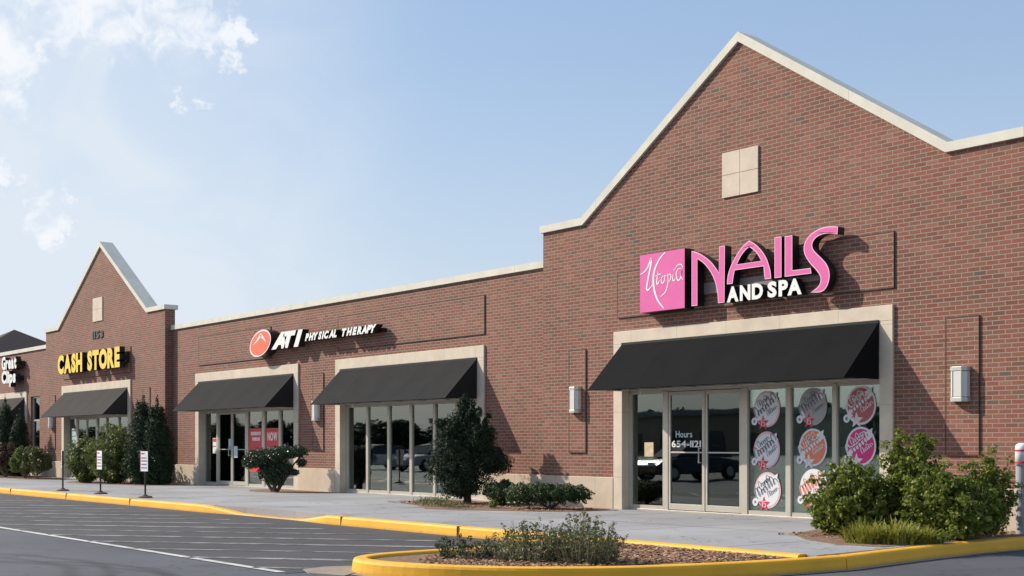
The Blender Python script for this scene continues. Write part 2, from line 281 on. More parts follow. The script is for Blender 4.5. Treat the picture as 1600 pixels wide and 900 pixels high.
# ------------------------------------------------------------------ builders
def children(o): return [c for c in bpy.data.objects if c.parent == o]
def tag(o, label=None, cat=None, group=None, kind=None):
    if label: o['label'] = label
    if cat: o['category'] = cat
    if group: o['group'] = group
    if kind: o['kind'] = kind
    return o
def thing(name, loc, label, cat, group=None, rz=0):
    o = bpy.data.objects.new(name, None); col.objects.link(o); o.location = loc; o.rotation_euler.z = rz
    o.empty_display_size = .2
    return tag(o, label, cat, group)
class MB:
    """collects shapes given in world metres; build() links ONE mesh (re-based on its parent's origin)"""
    def __init__(s): s.v = []; s.f = []; s.m = []
    def add(s, vs, fs, mi=0):
        o = len(s.v); s.v += [tuple(v) for v in vs]; s.f += [tuple(i+o for i in f) for f in fs]; s.m += [mi]*len(fs); return s
    def box(s, x0, x1, y0, y1, z0, z1, mi=0):
        return s.add([(x0, y0, z0), (x1, y0, z0), (x1, y1, z0), (x0, y1, z0), (x0, y0, z1), (x1, y0, z1), (x1, y1, z1), (x0, y1, z1)],
                     [(0, 3, 2, 1), (4, 5, 6, 7), (0, 1, 5, 4), (1, 2, 6, 5), (2, 3, 7, 6), (3, 0, 4, 7)], mi)
    def prism(s, poly, y0, y1, mi=0):        # poly in XZ, extruded along Y
        n = len(poly); a = sum(poly[i][0]*poly[(i+1) % n][1]-poly[(i+1) % n][0]*poly[i][1] for i in range(n))
        if a < 0: poly = poly[::-1]
        vs = [(x, y0, z) for x, z in poly]+[(x, y1, z) for x, z in poly]
        fs = [tuple(range(n)), tuple(range(2*n-1, n-1, -1))]+[(i, i+n, (i+1) % n+n, (i+1) % n) for i in range(n)]
        return s.add(vs, fs, mi)
    def slab(s, poly, z0, z1, mi=0):         # poly in XY, extruded along Z
        n = len(poly); a = sum(poly[i][0]*poly[(i+1) % n][1]-poly[(i+1) % n][0]*poly[i][1] for i in range(n))
        if a < 0: poly = poly[::-1]
        vs = [(x, y, z0) for x, y in poly]+[(x, y, z1) for x, y in poly]
        fs = [tuple(range(n-1, -1, -1)), tuple(range(n, 2*n))]+[(i, (i+1) % n, (i+1) % n+n, i+n) for i in range(n)]
        return s.add(vs, fs, mi)
    def tube(s, p0, p1, r0, r1=None, n=8, mi=0):
        r1 = r0 if r1 is None else r1; p0 = Vector(p0); p1 = Vector(p1); d = (p1-p0).normalized()
        a = d.orthogonal().normalized(); b = d.cross(a); vs = []
        for p, r in ((p0, r0), (p1, r1)):
            for k in range(n): t = 2*math.pi*k/n; vs.append(p+a*math.cos(t)*r+b*math.sin(t)*r)
        fs = [(k, (k+1) % n, (k+1) % n+n, k+n) for k in range(n)]+[tuple(range(n-1, -1, -1)), tuple(range(n, 2*n))]
        return s.add(vs, fs, mi)
    def lathe(s, c, prof, n=20, mi=0):
        vs = []; fs = []
        for r, z in prof:
            for k in range(n): t = 2*math.pi*k/n; vs.append((c[0]+r*math.cos(t), c[1]+r*math.sin(t), c[2]+z))
        for i in range(len(prof)-1):
            for k in range(n): fs.append((i*n+k, i*n+(k+1) % n, (i+1)*n+(k+1) % n, (i+1)*n+k))
        fs.append(tuple(range(n-1, -1, -1))); fs.append(tuple((len(prof)-1)*n+k for k in range(n)))
        return s.add(vs, fs, mi)
    def build(s, name, mats, parent=None, bevel=0, smooth=False):
        me = bpy.data.meshes.new(name); o = bpy.data.objects.new(name, me); col.objects.link(o)
        me.from_pydata(s.v, [], s.f)
        mats = mats if isinstance(mats, (list, tuple)) else [mats]
        for m in mats: me.materials.append(m)
        me.polygons.foreach_set('material_index', s.m)
        if smooth: me.polygons.foreach_set('use_smooth', [True]*len(s.f))
        if bevel:
            b = o.modifiers.new('bevel', 'BEVEL'); b.width = bevel; b.segments = 2; b.limit_method = 'ANGLE'
        me.update()
        if parent is not None:
            bpy.context.view_layer.update() if False else None
            q = parent; mat = Matrix.Identity(4)
            chain = []
            while q is not None: chain.append(q); q = q.parent
            for q in reversed(chain): mat = mat @ (Matrix.Translation(q.location) @ q.rotation_euler.to_matrix().to_4x4())
            o.parent = parent
            me.transform(mat.inverted())
        return o
def box(name, b, m, parent=None, bevel=0): return MB().box(*b).build(name, m, parent, bevel)
def ribbon(mb, pts, wd, y, th=.004, mi=0):
    """a flat brush stroke in the XZ plane standing th proud of y (towards the viewer's side, -Y)"""
    n = len(pts); P = [Vector(p) for p in pts]
    wl = wd if isinstance(wd, (list, tuple)) else [wd]*n
    Lr = []
    for i in range(n):
        d = (P[min(i+1, n-1)]-P[max(i-1, 0)]); d = d.normalized() if d.length else Vector((1, 0)); q = Vector((-d.y, d.x))*wl[i]/2
        Lr.append((P[i]+q, P[i]-q))
    vs = [(a.x, y-th, a.y) for a, b in Lr]+[(b.x, y-th, b.y) for a, b in Lr]+[(a.x, y, a.y) for a, b in Lr]+[(b.x, y, b.y) for a, b in Lr]
    fs = []
    for i in range(n-1):
        fs += [(i, i+1, n+i+1, n+i), (2*n+i, i, i+1, 2*n+i+1)[::-1], (n+i, n+i+1, 3*n+i+1, 3*n+i)[::-1]]
    mb.add(vs, fs, mi)
def smooth_pts(p, k=2):
    for _ in range(k):
        q = [p[0]]
        for a, b in zip(p, p[1:]): q += [(a[0]*.75+b[0]*.25, a[1]*.75+b[1]*.25), (a[0]*.25+b[0]*.75, a[1]*.25+b[1]*.75)]
        p = q+[p[-1]]
    return p
def smooth_poly(p, sharp=50):
    """one corner-cutting pass that keeps corners sharper than `sharp` degrees"""
    n = len(p); q = []
    for i in range(n):
        a, b, c = Vector(p[i-1]), Vector(p[i]), Vector(p[(i+1) % n])
        an = math.degrees((b-a).angle(c-b)) if (b-a).length and (c-b).length else 0
        if an > sharp: q.append(tuple(b))
        else: q += [tuple(b*.75+a*.25), tuple(b*.75+c*.25)]
    return q
def curve_mesh(polys=None, text=None, shear=0, off=0, space=1):
    if text is not None:
        cu = bpy.data.curves.new('t', 'FONT'); cu.body = text; cu.size = 1; cu.shear = shear; cu.offset = off; cu.space_character = space; cu.resolution_u = 3
    else:
        cu = bpy.data.curves.new('t', 'CURVE'); cu.dimensions = '2D'; cu.fill_mode = 'FRONT'
        for p in polys:
            s = cu.splines.new('POLY'); s.points.add(len(p)-1)
            for i, (x, z) in enumerate(p): s.points[i].co = (x, z, 0, 1)
            s.use_cyclic_u = True
    o = bpy.data.objects.new('t', cu); col.objects.link(o)
    dg = bpy.context.evaluated_depsgraph_get(); dg.update()
    me = bpy.data.meshes.new_from_object(o.evaluated_get(dg)); bpy.data.objects.remove(o); bpy.data.curves.remove(cu)
    return me
def letter(name, me, fit, y, depth, mats, parent, rim=0):
    """flat outline mesh (XY) -> letter with face, rim and returns standing from y-depth to y; fit = (x0,x1,z0,z1)"""
    bm = bmesh.new(); bm.from_mesh(me); bmesh.ops.remove_doubles(bm, verts=bm.verts, dist=1e-5)
    xs = [v.co.x for v in bm.verts]; ys = [v.co.y for v in bm.verts]
    a, b, c, d = min(xs), max(xs), min(ys), max(ys)
    if fit is None: fit = (a, b, c, d)
    for v in bm.verts:
        v.co = Vector((fit[0]+(v.co.x-a)/(b-a)*(fit[1]-fit[0]), y-depth, fit[2]+(v.co.y-c)/(d-c)*(fit[3]-fit[2])))
    bm.normal_update()
    for f in bm.faces:
        if f.normal.y > 0: f.normal_flip()
    base = list(bm.faces)
    bedges = [e for e in bm.edges if e.is_boundary]
    for f in base: f.material_index = 0
    r = bmesh.ops.extrude_edge_only(bm, edges=bedges)
    nv_ = [g for g in r['geom'] if isinstance(g, bmesh.types.BMVert)]
    for v in nv_: v.co.y = y
    for g in r['geom']:
        if isinstance(g, bmesh.types.BMFace): g.material_index = 1
    if rim:
        for f in bm.faces: f.select = False
        rr = bmesh.ops.inset_region(bm, faces=base, thickness=rim, use_boundary=True, use_even_offset=False)
        for f in rr['faces']: f.material_index = 2
    for f in bm.faces: f.smooth = False
    mesh = bpy.data.meshes.new(name); bm.to_mesh(mesh); bm.free()
    for m in mats: mesh.materials.append(m)
    o = bpy.data.objects.new(name, mesh); col.objects.link(o)
    o.parent = parent; mesh.transform(Matrix.Translation(-parent.location)); mesh.update()
    return o
def word(parent, text, x0, x1, z0, z1, y, depth, mats, shear=0, off=.02, name='letter', rim=0, gap=.12):
    """one mesh per letter with the typeface's own proportions, stretched evenly to x0..x1; z1-z0 is the cap height"""
    g = []
    for c in text:
        me = curve_mesh(text=c, shear=shear, off=off); co = [v.co for v in me.vertices]
        g.append((c, me, min(v.x for v in co), max(v.x for v in co), min(v.y for v in co), max(v.y for v in co)))
    hm = curve_mesh(text='H', off=off); hz = [v.co.y for v in hm.vertices]; hb, ht = min(hz), max(hz)
    tot = sum(b-a for _, _, a, b, _, _ in g)+gap*.7*(len(g)-1); k = (x1-x0)/tot; kz = (z1-z0)/(ht-hb); x = x0
    for c, me, a, b, c0, c1 in g:
        letter(name, me, (x, x+(b-a)*k, z0+(c0-hb)*kz, z0+(c1-hb)*kz), y, depth, mats, parent, rim)
        x += (b-a)*k+gap*.7*k

# ------------------------------------------------------------------ ground
def sheet(name, poly, z0, z1, m, kind='structure'):
    return tag(MB().slab(poly, z0, z1).build(name, m), kind=kind)
o = sheet('ground', [(-900, -900), (300, -900), (300, 900), (-900, 900)], -.5, -.165, pmat('field', (.07, .09, .035), .95, var=.3, scale=.05))
sheet('parking_lot', [(-130, -95), (60, -95), (60, 60), (-130, 60)], -.3, -.150, ASPH)
sheet('striped_bay_surface', [(-62, -10.55), (-12.75, -10.45), (-12.75, -5.5), (-62, -5.5)], -.2, -.146, ASPHD)
# painted lines: the long edge line and the diagonal hatching
def strip(mb, a, b, wd, z=-.142):
    a = Vector(a); b = Vector(b); d = (b-a).normalized(); q = Vector((-d.y, d.x))*wd/2
    mb.add([(*(a+q), z), (*(a-q), z), (*(b-q), z), (*(b+q), z)], [(0, 1, 2, 3)])
mb = MB(); strip(mb, (-62, -10.6), (-12.9, -10.42), .11); tag(mb.build('edge_line', LINE), kind='structure')
mb = MB()
for k in range(30):
    x = -13.6-k*1.72
    a = Vector((x, -10.4)); d = Vector((1.62, 1.35)).normalized(); ln = 6.3
    b = a+d*ln
    if b.x > -12.95: b = a+d*((-12.95-a.x)/d.x)
    if b.y > -5.68: b = a+d*((-5.68-a.y)/d.y)
    strip(mb, a, b, .15+.05*math.sin(k*2.3))
tag(mb.build('hatch_stripes', HATCH), kind='structure')
# sidewalk
sheet('sidewalk', [(-75, -5.46), (-25.3, -5.46), (-23.9, -5.34), (-20.8, -5.34), (-20.0, -5.46), (-9.6, -5.46), (-9.78, -3.5), (-9.86, -1), (-9.86, 30), (-75, 30)], -.25, 0, CONC)
mb = MB()
for x in [-66+3.05*k for k in range(19)]: mb.box(x, x+.012, -5.3, -.06, .0005, .0015)
mb.box(-75, -9.9, -2.75, -2.738, .0005, .0018)
tag(mb.build('sidewalk_joints', pmat('joint_line', (.14, .135, .13), .9)), kind='structure')  # thin dark strips marking the sidewalk joints
# kerbs: swept rounded section with a top height per point
def kerb(name, path, wd=.17, m=KERB, hz=None, gap=6):
    mb = MB(); P = [Vector(p[:2]) for p in path]; H = [p[2] if len(p) > 2 else .006 for p in path]; n = len(P); rings = []
    for i in range(n):
        d = (P[min(i+1, n-1)]-P[max(i-1, 0)]).normalized(); q = Vector((-d.y, d.x))
        h = H[i]; sec = [(-.5*wd-.015, -.17), (-.5*wd, h-.035), (-.5*wd+.012, h-.010), (-.5*wd+.04, h), (.5*wd-.03, h), (.5*wd-.008, h-.008), (.5*wd, h-.03), (.5*wd, -.17)]
        rings.append([(P[i].x+q.x*s, P[i].y+q.y*s, max(z, -.16) if z > -.165 else z) for s, z in sec])
    k = len(rings[0]); vs = [v for r in rings for v in r]
    fs = [(i*k+j, (i+1)*k+j, (i+1)*k+j+1, i*k+j+1) for i in range(n-1) for j in range(k-1)]
    fs += [tuple(range(k))[::-1], tuple((n-1)*k+j for j in range(k))]
    mb.add(vs, fs); ob = mb.build(name, m, smooth=False); return tag(ob, kind='structure')
def densify(p, step=.35):
    q = []
    for a, b in zip(p, p[1:]):
        L_ = math.hypot(b[0]-a[0], b[1]-a[1]); n = max(1, int(L_/step))
        for i in range(n):
            t = i/n; q.append((a[0]+(b[0]-a[0])*t, a[1]+(b[1]-a[1])*t, (a[2] if len(a) > 2 else .006)*(1-t)+(b[2] if len(b) > 2 else .006)*t))
    q.append((p[-1][0], p[-1][1], p[-1][2] if len(p[-1]) > 2 else .006)); return q
mainp = [(-74, -5.55), (-25.6, -5.55), (-25.2, -5.55, .0), (-23.9, -5.44, -.11), (-23.2, -5.43, -.125), (-21.8, -5.43, -.125), (-21.2, -5.45, -.10), (-20.3, -5.55, .0), (-19.9, -5.55), (-9.75, -5.52)]
segs = densify(mainp[:2], 3)+densify(mainp[1:], .3)[1:]
segs = [(x, y, h+random.uniform(-.003, .003)) for x, y, h in segs]
kerb('kerb', segs)
right = [(-9.40, -5.3), (-9.55, -4.3), (-9.68, -3.2), (-9.76, -2), (-9.77, -.5), (-9.77, 30)]
isl = [(-9.40, -5.3), (-9.46, -6.3), (-9.66, -7.4), (-9.95, -8.25), (-10.45, -8.95), (-11.05, -9.43), (-11.65, -9.70), (-12.15, -9.78), (-12.52, -9.68), (-12.76, -9.38), (-12.86, -8.9), (-12.87, -8.2), (-12.87, -6.8), (-12.87, -5.62)]
isl2 = smooth_pts(isl, 2)
kerb('kerb', densify([(x, y, .006) for x, y in isl2][::-1], .3))
kerb('kerb', densify(right, .6)) 
mb = MB()
for x in (-66, -60, -54, -48, -42.5, -37.9, -33.4, -29.2, -19.75, -16.3, -13.5): mb.box(x, x+.006, -5.651, -5.46, -.15, .0085)
mb.box(-9.60, -9.40, -5.31, -5.298, -.14, .0085)
tag(mb.build('kerb_joints', pmat('kerb_joint_dirt', (.22, .12, .03), .9)), kind='structure')
# mulch of the island and of the planting beds
sheet('mulch_bed', [(x, y) for x, y in isl2]+[(-9.75, -5.56)], -.25, -.03, MULCH)
BEDS = [[(-24.4, -.07), (-24.5, -1.0), (-23.6, -1.9), (-22.3, -2.3), (-21.2, -2.9), (-20.3, -2.6), (-19.4, -2.0), (-18.7, -1.6), (-18.55, -1.0), (-18.95, -.07)],
        [(-12.5, -.07), (-12.6, -1.6), (-12.1, -2.9), (-11.3, -3.6), (-10.5, -4.0), (-9.87, -3.9), (-9.9, -.07)],
        [(-33.3, .18), (-33.2, -.6), (-32.2, -1.15), (-30.6, -1.2), (-29.9, -.7), (-29.9, .18)],
        [(-44.6, -.07), (-44.4, -1.6), (-43, -2.3), (-40.5, -2.0), (-38.4, -1.5), (-38.5, -.07)],
        [(-60, .18), (-60, -1.8), (-52, -2.2), (-47.6, -2.0), (-46.9, -.9), (-50, -.07)]]
for p in BEDS: sheet('mulch_bed', p, -.05, .006, MULCH)
# wood chips lying on the island mulch
def chips(name, n, region, z, size, mats, seed=1):
    rng = np.random.default_rng(seed); mb = MB()
    for _ in range(n):
        x, y = region(rng); a = rng.uniform(0, 6.28); l = size*rng.uniform(.5, 1.5); wd = l*rng.uniform(.25, .5); t = rng.uniform(-.35, .35)
        ca, sa = math.cos(a), math.sin(a); zz = z+rng.uniform(0, .018)
        vs = [(x+ca*l*i-sa*wd*j, y+sa*l*i+ca*wd*j, zz+t*l*i+.3*t*wd*j) for i, j in ((-.5, -.5), (.5, -.5), (.5, .5), (-.5, .5))]
        mb.add(vs, [(0, 1, 2, 3)], rng.integers(0, len(mats)))
    return tag(mb.build(name, mats), kind='stuff')
def in_island(rng):
    while True:
        x = rng.uniform(-12.72, -9.85+max(0, .0)); y = rng.uniform(-9.5, -5.7)
        if (y > -7.0 and x < -9.75) or (x+11.48)**2/1.22**2+(y+7.9)**2/1.45**2 < 1 or (-8.0 < y and -12.7 < x < -10.2): return x, y
CH = [pmat('chip_pale', (.50, .31, .19), .9), pmat('chip_brown', (.33, .17, .095), .9), pmat('chip_dark', (.14, .075, .042), .9)]
tag(chips('wood_chips', 13000, in_island, -.028, .045, CH), 'brown wood chip mulch covering the kerbed island', 'mulch')
def in_bed1(rng): return rng.uniform(-24.2, -19.0), rng.uniform(-1.9, -.3)
tag(chips('bed_litter', 2500, in_bed1, .008, .05, CH, 3), 'brown bark litter round the dark yew and the low hedges', 'mulch')
def in_bed2(rng): return rng.uniform(-12.2, -9.95), rng.uniform(-3.2, -.2)
tag(chips('bed_litter', 1800, in_bed2, .008, .05, CH, 4), 'brown bark litter under the big shrubs beside the bollard', 'mulch')
# pale concrete gutter lip outside the island and right-hand kerb
def offset_path(p, d):
    q = []
    for i in range(len(p)):
        a = Vector(p[max(i-1, 0)][:2]); b = Vector(p[min(i+1, len(p)-1)][:2]); t = (b-a).normalized(); q.append((p[i][0]+t.y*d, p[i][1]-t.x*d))
    return q
full = [(x, y) for x, y in isl2][::-1][18:]+[(x, y) for x, y in smooth_pts(right, 1)][1:]
po = offset_path(full, .21); mb = MB()
for i in range(len(full)-1):
    mb.add([(*full[i], -.144), (*full[i+1], -.144), (*po[i+1], -.143), (*po[i], -.143)], [(0, 3, 2, 1)])
mb.slab([(-12.5, -9.6), (-12.98, -9.35), (-13.12, -9.75), (-13.0, -10.1), (-12.6, -10.25), (-12.1, -10.1)], -.2, -.138)
tag(mb.build('gutter_lip', pmat('gutter_concrete', (.26, .215, .175), .9, var=.15, scale=4)), kind='structure')

# ------------------------------------------------------------------ buildings
YS = .25   # the flat wings stand this far behind the gabled fronts
def coping(parent, line, y0, y1, drop=.145):
    mb = MB(); n = len(line)
    low = []
    for i, (x, z) in enumerate(line):
        if 0 < i < n-1:
            a = Vector(line[i-1]); b = Vector((x, z)); c = Vector(line[i+1]); u = (b-a).normalized(); v_ = (c-b).normalized()
            n1_ = Vector((u.y, -u.x)); n2_ = Vector((v_.y, -v_.x)); h = (n1_+n2_).normalized(); k = drop/max(.4, h.dot(n1_)); low.append((x+h.x*k, z+h.y*k))
        else: low.append((x, z-drop))
    for i in range(n-1):
        mb.prism([line[i], line[i+1], low[i+1], low[i]], y0, y1)
    return mb.build('coping', COPE, parent)
def surround(parent, x0, x1, z1, y, ww=.245):
    mb = MB(); mb.box(x0, x1, y-.045, y+.10, 3.18, z1)
    mb.build('stone_lintel', BAND, parent, .006)
    for a, b in ((x0, x0+ww), (x1-ww, x1)):
        MB().box(a, b, y-.045, y+.20, 0, 3.178).build('stone_jamb', JAMB, parent, .006)
def base(parent, x0, x1, y, h=.615):
    MB().box(x0, x1, y-.055, y+.05, -.02, h).build('stone_base', BASE, parent, .012)
def recess_panel(parent, x0, x1, z0, z1, y):
    p = MB().box(x0, x1, y-.024, y+.02, z0, z1).build('brick_panel', BRICK, parent)
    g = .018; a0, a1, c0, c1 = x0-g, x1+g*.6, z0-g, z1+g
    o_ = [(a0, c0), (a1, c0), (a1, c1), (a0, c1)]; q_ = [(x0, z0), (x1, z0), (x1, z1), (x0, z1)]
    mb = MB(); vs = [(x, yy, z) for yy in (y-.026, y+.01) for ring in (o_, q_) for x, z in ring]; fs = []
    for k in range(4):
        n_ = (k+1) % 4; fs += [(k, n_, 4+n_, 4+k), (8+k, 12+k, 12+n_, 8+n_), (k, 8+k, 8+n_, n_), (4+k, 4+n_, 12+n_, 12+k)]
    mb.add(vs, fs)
    mb.build('groove_shade', GROOVE_SHADE, p)  # dark strips painted as the shaded groove round the panel, no channel is cut
def ring(x0, x1, z0, z1, ws, wb, wt, ya, yb):
    """a closed rectangular frame as one connected mesh"""
    o_ = [(x0, z0), (x1, z0), (x1, z1), (x0, z1)]; q_ = [(x0+ws, z0+wb), (x1-ws, z0+wb), (x1-ws, z1-wt), (x0+ws, z1-wt)]
    vs = [(x, yy, z) for yy in (ya, yb) for rg in (o_, q_) for x, z in rg]; fs = []
    for k in range(4):
        n_ = (k+1) % 4; fs += [(k, n_, 4+n_, 4+k), (8+k, 12+k, 12+n_, 8+n_), (k, 8+k, 8+n_, n_), (4+k, 4+n_, 12+n_, 12+k)]
    return MB().add(vs, fs)
def storefront(parent, bays, y, z0=.03, z1=2.28, ztop=3.19, sill=.07):
    """bays: list of (x0, x1, 'w'|'d'); one frame mesh, a window part per pane and a door part per leaf"""
    X0 = bays[0][0]-.09; X1 = bays[-1][1]+.09
    mb = MB(); mb.box(X0-.1, X1+.1, y-.03, y+.05, z1-.04, z1+.045); mb.box(X0-.1, X1+.1, y-.01, y+.05, z1+.045, ztop+.05)
    edges = [X0-.02]
    for (a, b, k), (c, d, k2) in zip(bays, bays[1:]):
        mb.box(b, c, y-.045, y+.05, z0, z1-.04)
    mb.box(X0-.1, bays[0][0], y-.045, y+.05, z0, z1-.04); mb.box(bays[-1][1], X1+.1, y-.045, y+.05, z0, z1-.04)
    mb.box(X0-.1, X1+.1, y-.06, y+.08, 0, z0)
    fr = mb.build('storefront_frame', ALU, parent, .004)
    for a, b, k in bays:
        if k == 'w':
            f = ring(a, b, z0, z1-.04, .012, sill, .035, y-.03, y+.03).build('window', ALU, parent)
            MB().box(a+.012, b-.012, y-.004, y+.004, z0+sill, z1-.075).build('pane', GLASS, f)
        else:
            st = .055; d = MB()
            d.box(a+.006, a+st, y-.035, y+.015, z0+.012, z1-.05); d.box(b-st, b-.006, y-.035, y+.015, z0+.012, z1-.05)
            d.box(a+st, b-st, y-.035, y+.015, z0+.012, z0+.12); d.box(a+st, b-st, y-.035, y+.015, z1-.12, z1-.05)
            d.box(a+st, b-st, y-.03, y-.01, 1.09, 1.115)
            dr = d.build('door', ALU, parent, .003)
            MB().box(a+st, b-st, y-.014, y-.006, z0+.12, z1-.12).build('pane', GLASSD, dr)
            hx = b-.075 if k == 'dl' else a+.075
            if k != 'dn':
                s = -1 if k == 'dl' else 1
                h = MB().tube((hx, y-.035, .92), (hx, y-.10, .92), .011).tube((hx, y-.035, 1.18), (hx, y-.10, 1.18), .011).tube((hx, y-.10, .91), (hx, y-.10, 1.19), .013)
                h.build('handle', STEEL, dr)
    return fr
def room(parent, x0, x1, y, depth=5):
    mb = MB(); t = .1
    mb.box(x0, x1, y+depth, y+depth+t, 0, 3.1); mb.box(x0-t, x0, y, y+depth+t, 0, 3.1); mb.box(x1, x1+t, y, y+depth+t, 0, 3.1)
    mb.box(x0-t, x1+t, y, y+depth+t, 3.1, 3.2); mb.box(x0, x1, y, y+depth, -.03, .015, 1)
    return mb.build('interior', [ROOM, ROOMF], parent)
def wall_poly(x0, x1, top, openings, zt=3.2):
    """outline of a wall with doorway notches open to the ground; top = points from right to left"""
    p = [(x0, -.2)]
    for a, b in openings: p += [(a, -.2), (a, zt), (b, zt), (b, -.2)]
    return p+[(x1, -.2)]+top

# --- the nail salon: tall gable
sal = thing('storefront_building', (-15.7, 0, 0), 'tall gabled red brick storefront with a nail salon behind black awning, at the right', 'building')
XL, XR = -21.14, -10.29
top = [(XR, 5.62), (-11.50, 5.62), (-15.72, 8.28), (-19.93, 5.62), (XL, 5.62)]
MB().prism(wall_poly(XL, XR, top, [(-18.82, -12.64)]), 0, .34).build('wall', BRICK, sal)
MB().box(XR-.32, XR-.002, .345, 18, -.2, 5.0).box(XL+.002, XL+.3, .345, 18, -.2, 5.0).box(XL, XR-.002, 17.7, 18.05, -.2, 5.0).build('side_wall', BRICK, sal)
MB().box(XL+.31, XR-.33, .36, 17.69, 4.55, 4.7).build('roof', ROOF, sal)
coping(sal, [(XL-.05, 5.765), (-19.90, 5.765), (-15.72, 8.45), (-11.54, 5.765), (XR+.05, 5.765)], -.055, .40)
surround(sal, -18.94, -12.52, 3.425, 0)
base(sal, XL, -18.94, 0); base(sal, -12.52, XR, 0)
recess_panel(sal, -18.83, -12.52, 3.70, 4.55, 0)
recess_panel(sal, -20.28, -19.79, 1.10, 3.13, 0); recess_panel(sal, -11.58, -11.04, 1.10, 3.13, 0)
mb = MB(); g = .006
for a, b in ((-16.11, -15.70), (-15.69, -15.28)):
    for c, d in ((5.60, 5.99), (6.0, 6.39)): mb.box(a, b, -.03, .02, c, d)
mb.box(-16.10, -15.29, -.018, .01, 5.61, 6.38)
mb.build('stone_panel', PANEL, sal)
storefront(sal, [(-18.62, -17.76, 'w'), (-17.62, -16.70, 'dl'), (-16.68, -15.80, 'dn'), (-15.66, -14.80, 'w'), (-14.69, -13.82, 'w'), (-13.73, -12.86, 'w')], .17)
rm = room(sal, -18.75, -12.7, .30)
MB().box(-14.74, -12.78, .24, .26, .02, 1.22).build('partition', BLIND, sal)
MB().box(-14.74, -12.78, .60, .62, 1.23, 3.0).build('partition', pmat('pale_curtain', (.42, .47, .45), .8, var=.3, scale=1.2), sal)
# --- therapy wing
th = thing('storefront_building', (-30.8, YS, 0), 'long flat red brick wing between the two gables, with two charcoal awnings', 'building')
TL, TR = -40.4, -21.14
MB().prism(wall_poly(TL+.002, TR-.002, [(TR-.002, 4.96), (TL+.002, 4.96)], [(-38.45, -32.09), (-29.85, -23.60)]), YS, YS+.3).build('wall', BRICK, th)
MB().box(TL+.01, TR-.01, YS+.31, 17.6, 4.3, 4.45).build('roof', ROOF, th)
MB().box(TL+.01, TR-.01, 17.61, 17.9, -.2, 4.9).build('rear_wall', BRICK, th)
coping(th, [(TL+.002, 5.10), (TR-.002, 5.10)], YS-.055, YS+.36)
surround(th, -38.57, -31.97, 3.46, YS); surround(th, -29.97, -23.48, 3.46, YS)
base(th, TL, -38.57, YS); base(th, -31.97, -29.97, YS); base(th, -23.48, TR, YS)
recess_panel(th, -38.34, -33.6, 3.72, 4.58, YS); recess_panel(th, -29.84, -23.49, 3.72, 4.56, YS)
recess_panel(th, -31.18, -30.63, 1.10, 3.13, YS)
storefront(th, [(-38.25, -37.42, 'w'), (-37.28, -36.38, 'dl'), (-36.35, -35.45, 'dn'), (-35.30, -34.42, 'w'), (-34.25, -33.40, 'w'), (-33.28, -32.32, 'w')], YS+.17)
storefront(th, [(-29.62, -28.72, 'w'), (-28.62, -27.72, 'w'), (-27.62, -26.72, 'w'), (-26.62, -25.72, 'w'), (-25.62, -24.82, 'w'), (-24.72, -23.82, 'w')], YS+.17)
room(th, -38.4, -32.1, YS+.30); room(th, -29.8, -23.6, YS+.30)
# --- loan shop gable
ca_ = thing('storefront_building', (-46, 0, 0), 'smaller looking gabled red brick storefront with grey awning, at the left', 'building')
CL, CR = -51.85, -40.4
top = [(CR, 5.62), (-41.75, 5.62), (-46.0, 8.30), (-50.45, 5.62), (CL, 5.62)]
MB().prism(wall_poly(CL, CR, top, [(-49.84, -43.32)]), 0, .34).build('wall', BRICK, ca_)
MB().box(CR-.32, CR-.002, .345, 18, -.2, 4.9).box(CL+.002, CL+.3, .345, 18, -.2, 5.0).box(CL, CR-.002, 17.7, 18.05, -.2, 5.0).build('side_wall', BRICK, ca_)
MB().box(CL+.31, CR-.33, .36, 17.69, 4.55, 4.7).build('roof', ROOF, ca_)
coping(ca_, [(CL-.05, 5.765), (-50.40, 5.765), (-46.0, 8.47), (-41.79, 5.765), (CR+.06, 5.765)], -.055, .42)
surround(ca_, -49.96, -43.2, 3.46, 0)
base(ca_, CL, -49.96, 0); base(ca_, -43.2, CR, 0)
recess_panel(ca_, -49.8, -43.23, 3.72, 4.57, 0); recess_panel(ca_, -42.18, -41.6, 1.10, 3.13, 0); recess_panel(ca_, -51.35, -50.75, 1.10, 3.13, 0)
mb = MB()
for a, b in ((-46.75, -46.29), (-46.28, -45.82)):
    for c, d in ((5.66, 6.08), (6.09, 6.50)): mb.box(a, b, -.03, .02, c, d)
mb.box(-46.74, -45.83, -.018, .01, 5.67, 6.49)
mb.build('stone_panel', PANEL, ca_)
storefront(ca_, [(-49.62, -48.88, 'w'), (-48.74, -47.80, 'dl'), (-47.78, -46.84, 'dn'), (-46.70, -45.90, 'w'), (-45.80, -44.75, 'w'), (-44.65, -43.60, 'w')], .17)
room(ca_, -49.7, -43.4, .30)
# --- hair salon wing
gc = thing('storefront_building', (-60, YS, 0), 'flat red brick wing cut by the left edge, dark roof rising behind', 'building')
GL, GR = -71.0, -51.85
MB().prism(wall_poly(GL, GR-.002, [(GR-.002, 5.05), (GL, 5.05)], [(-61.3, -54.98), (-54.45, -53.35)]), YS, YS+.3).build('wall', BRICK, gc)
MB().box(GL, GR-.01, YS+.31, 17.6, 4.3, 4.45).build('roof', ROOF, gc)
coping(gc, [(GL, 5.20), (GR-.002, 5.20)], YS-.055, YS+.36)
surround(gc, -61.4, -54.86, 3.43, YS); base(gc, GL, -61.4, YS); base(gc, -54.86, GR, YS)
storefront(gc, [(-61.1, -60.1, 'w'), (-60.0, -59.0, 'w'), (-58.9, -57.9, 'w'), (-57.8, -56.9, 'w'), (-56.8, -56.0, 'w'), (-55.9, -55.2, 'w')], YS+.17)
MB().box(-54.45, -53.35, YS+.04, YS+.28, .616, .66).build('window_sill', BASE, gc)
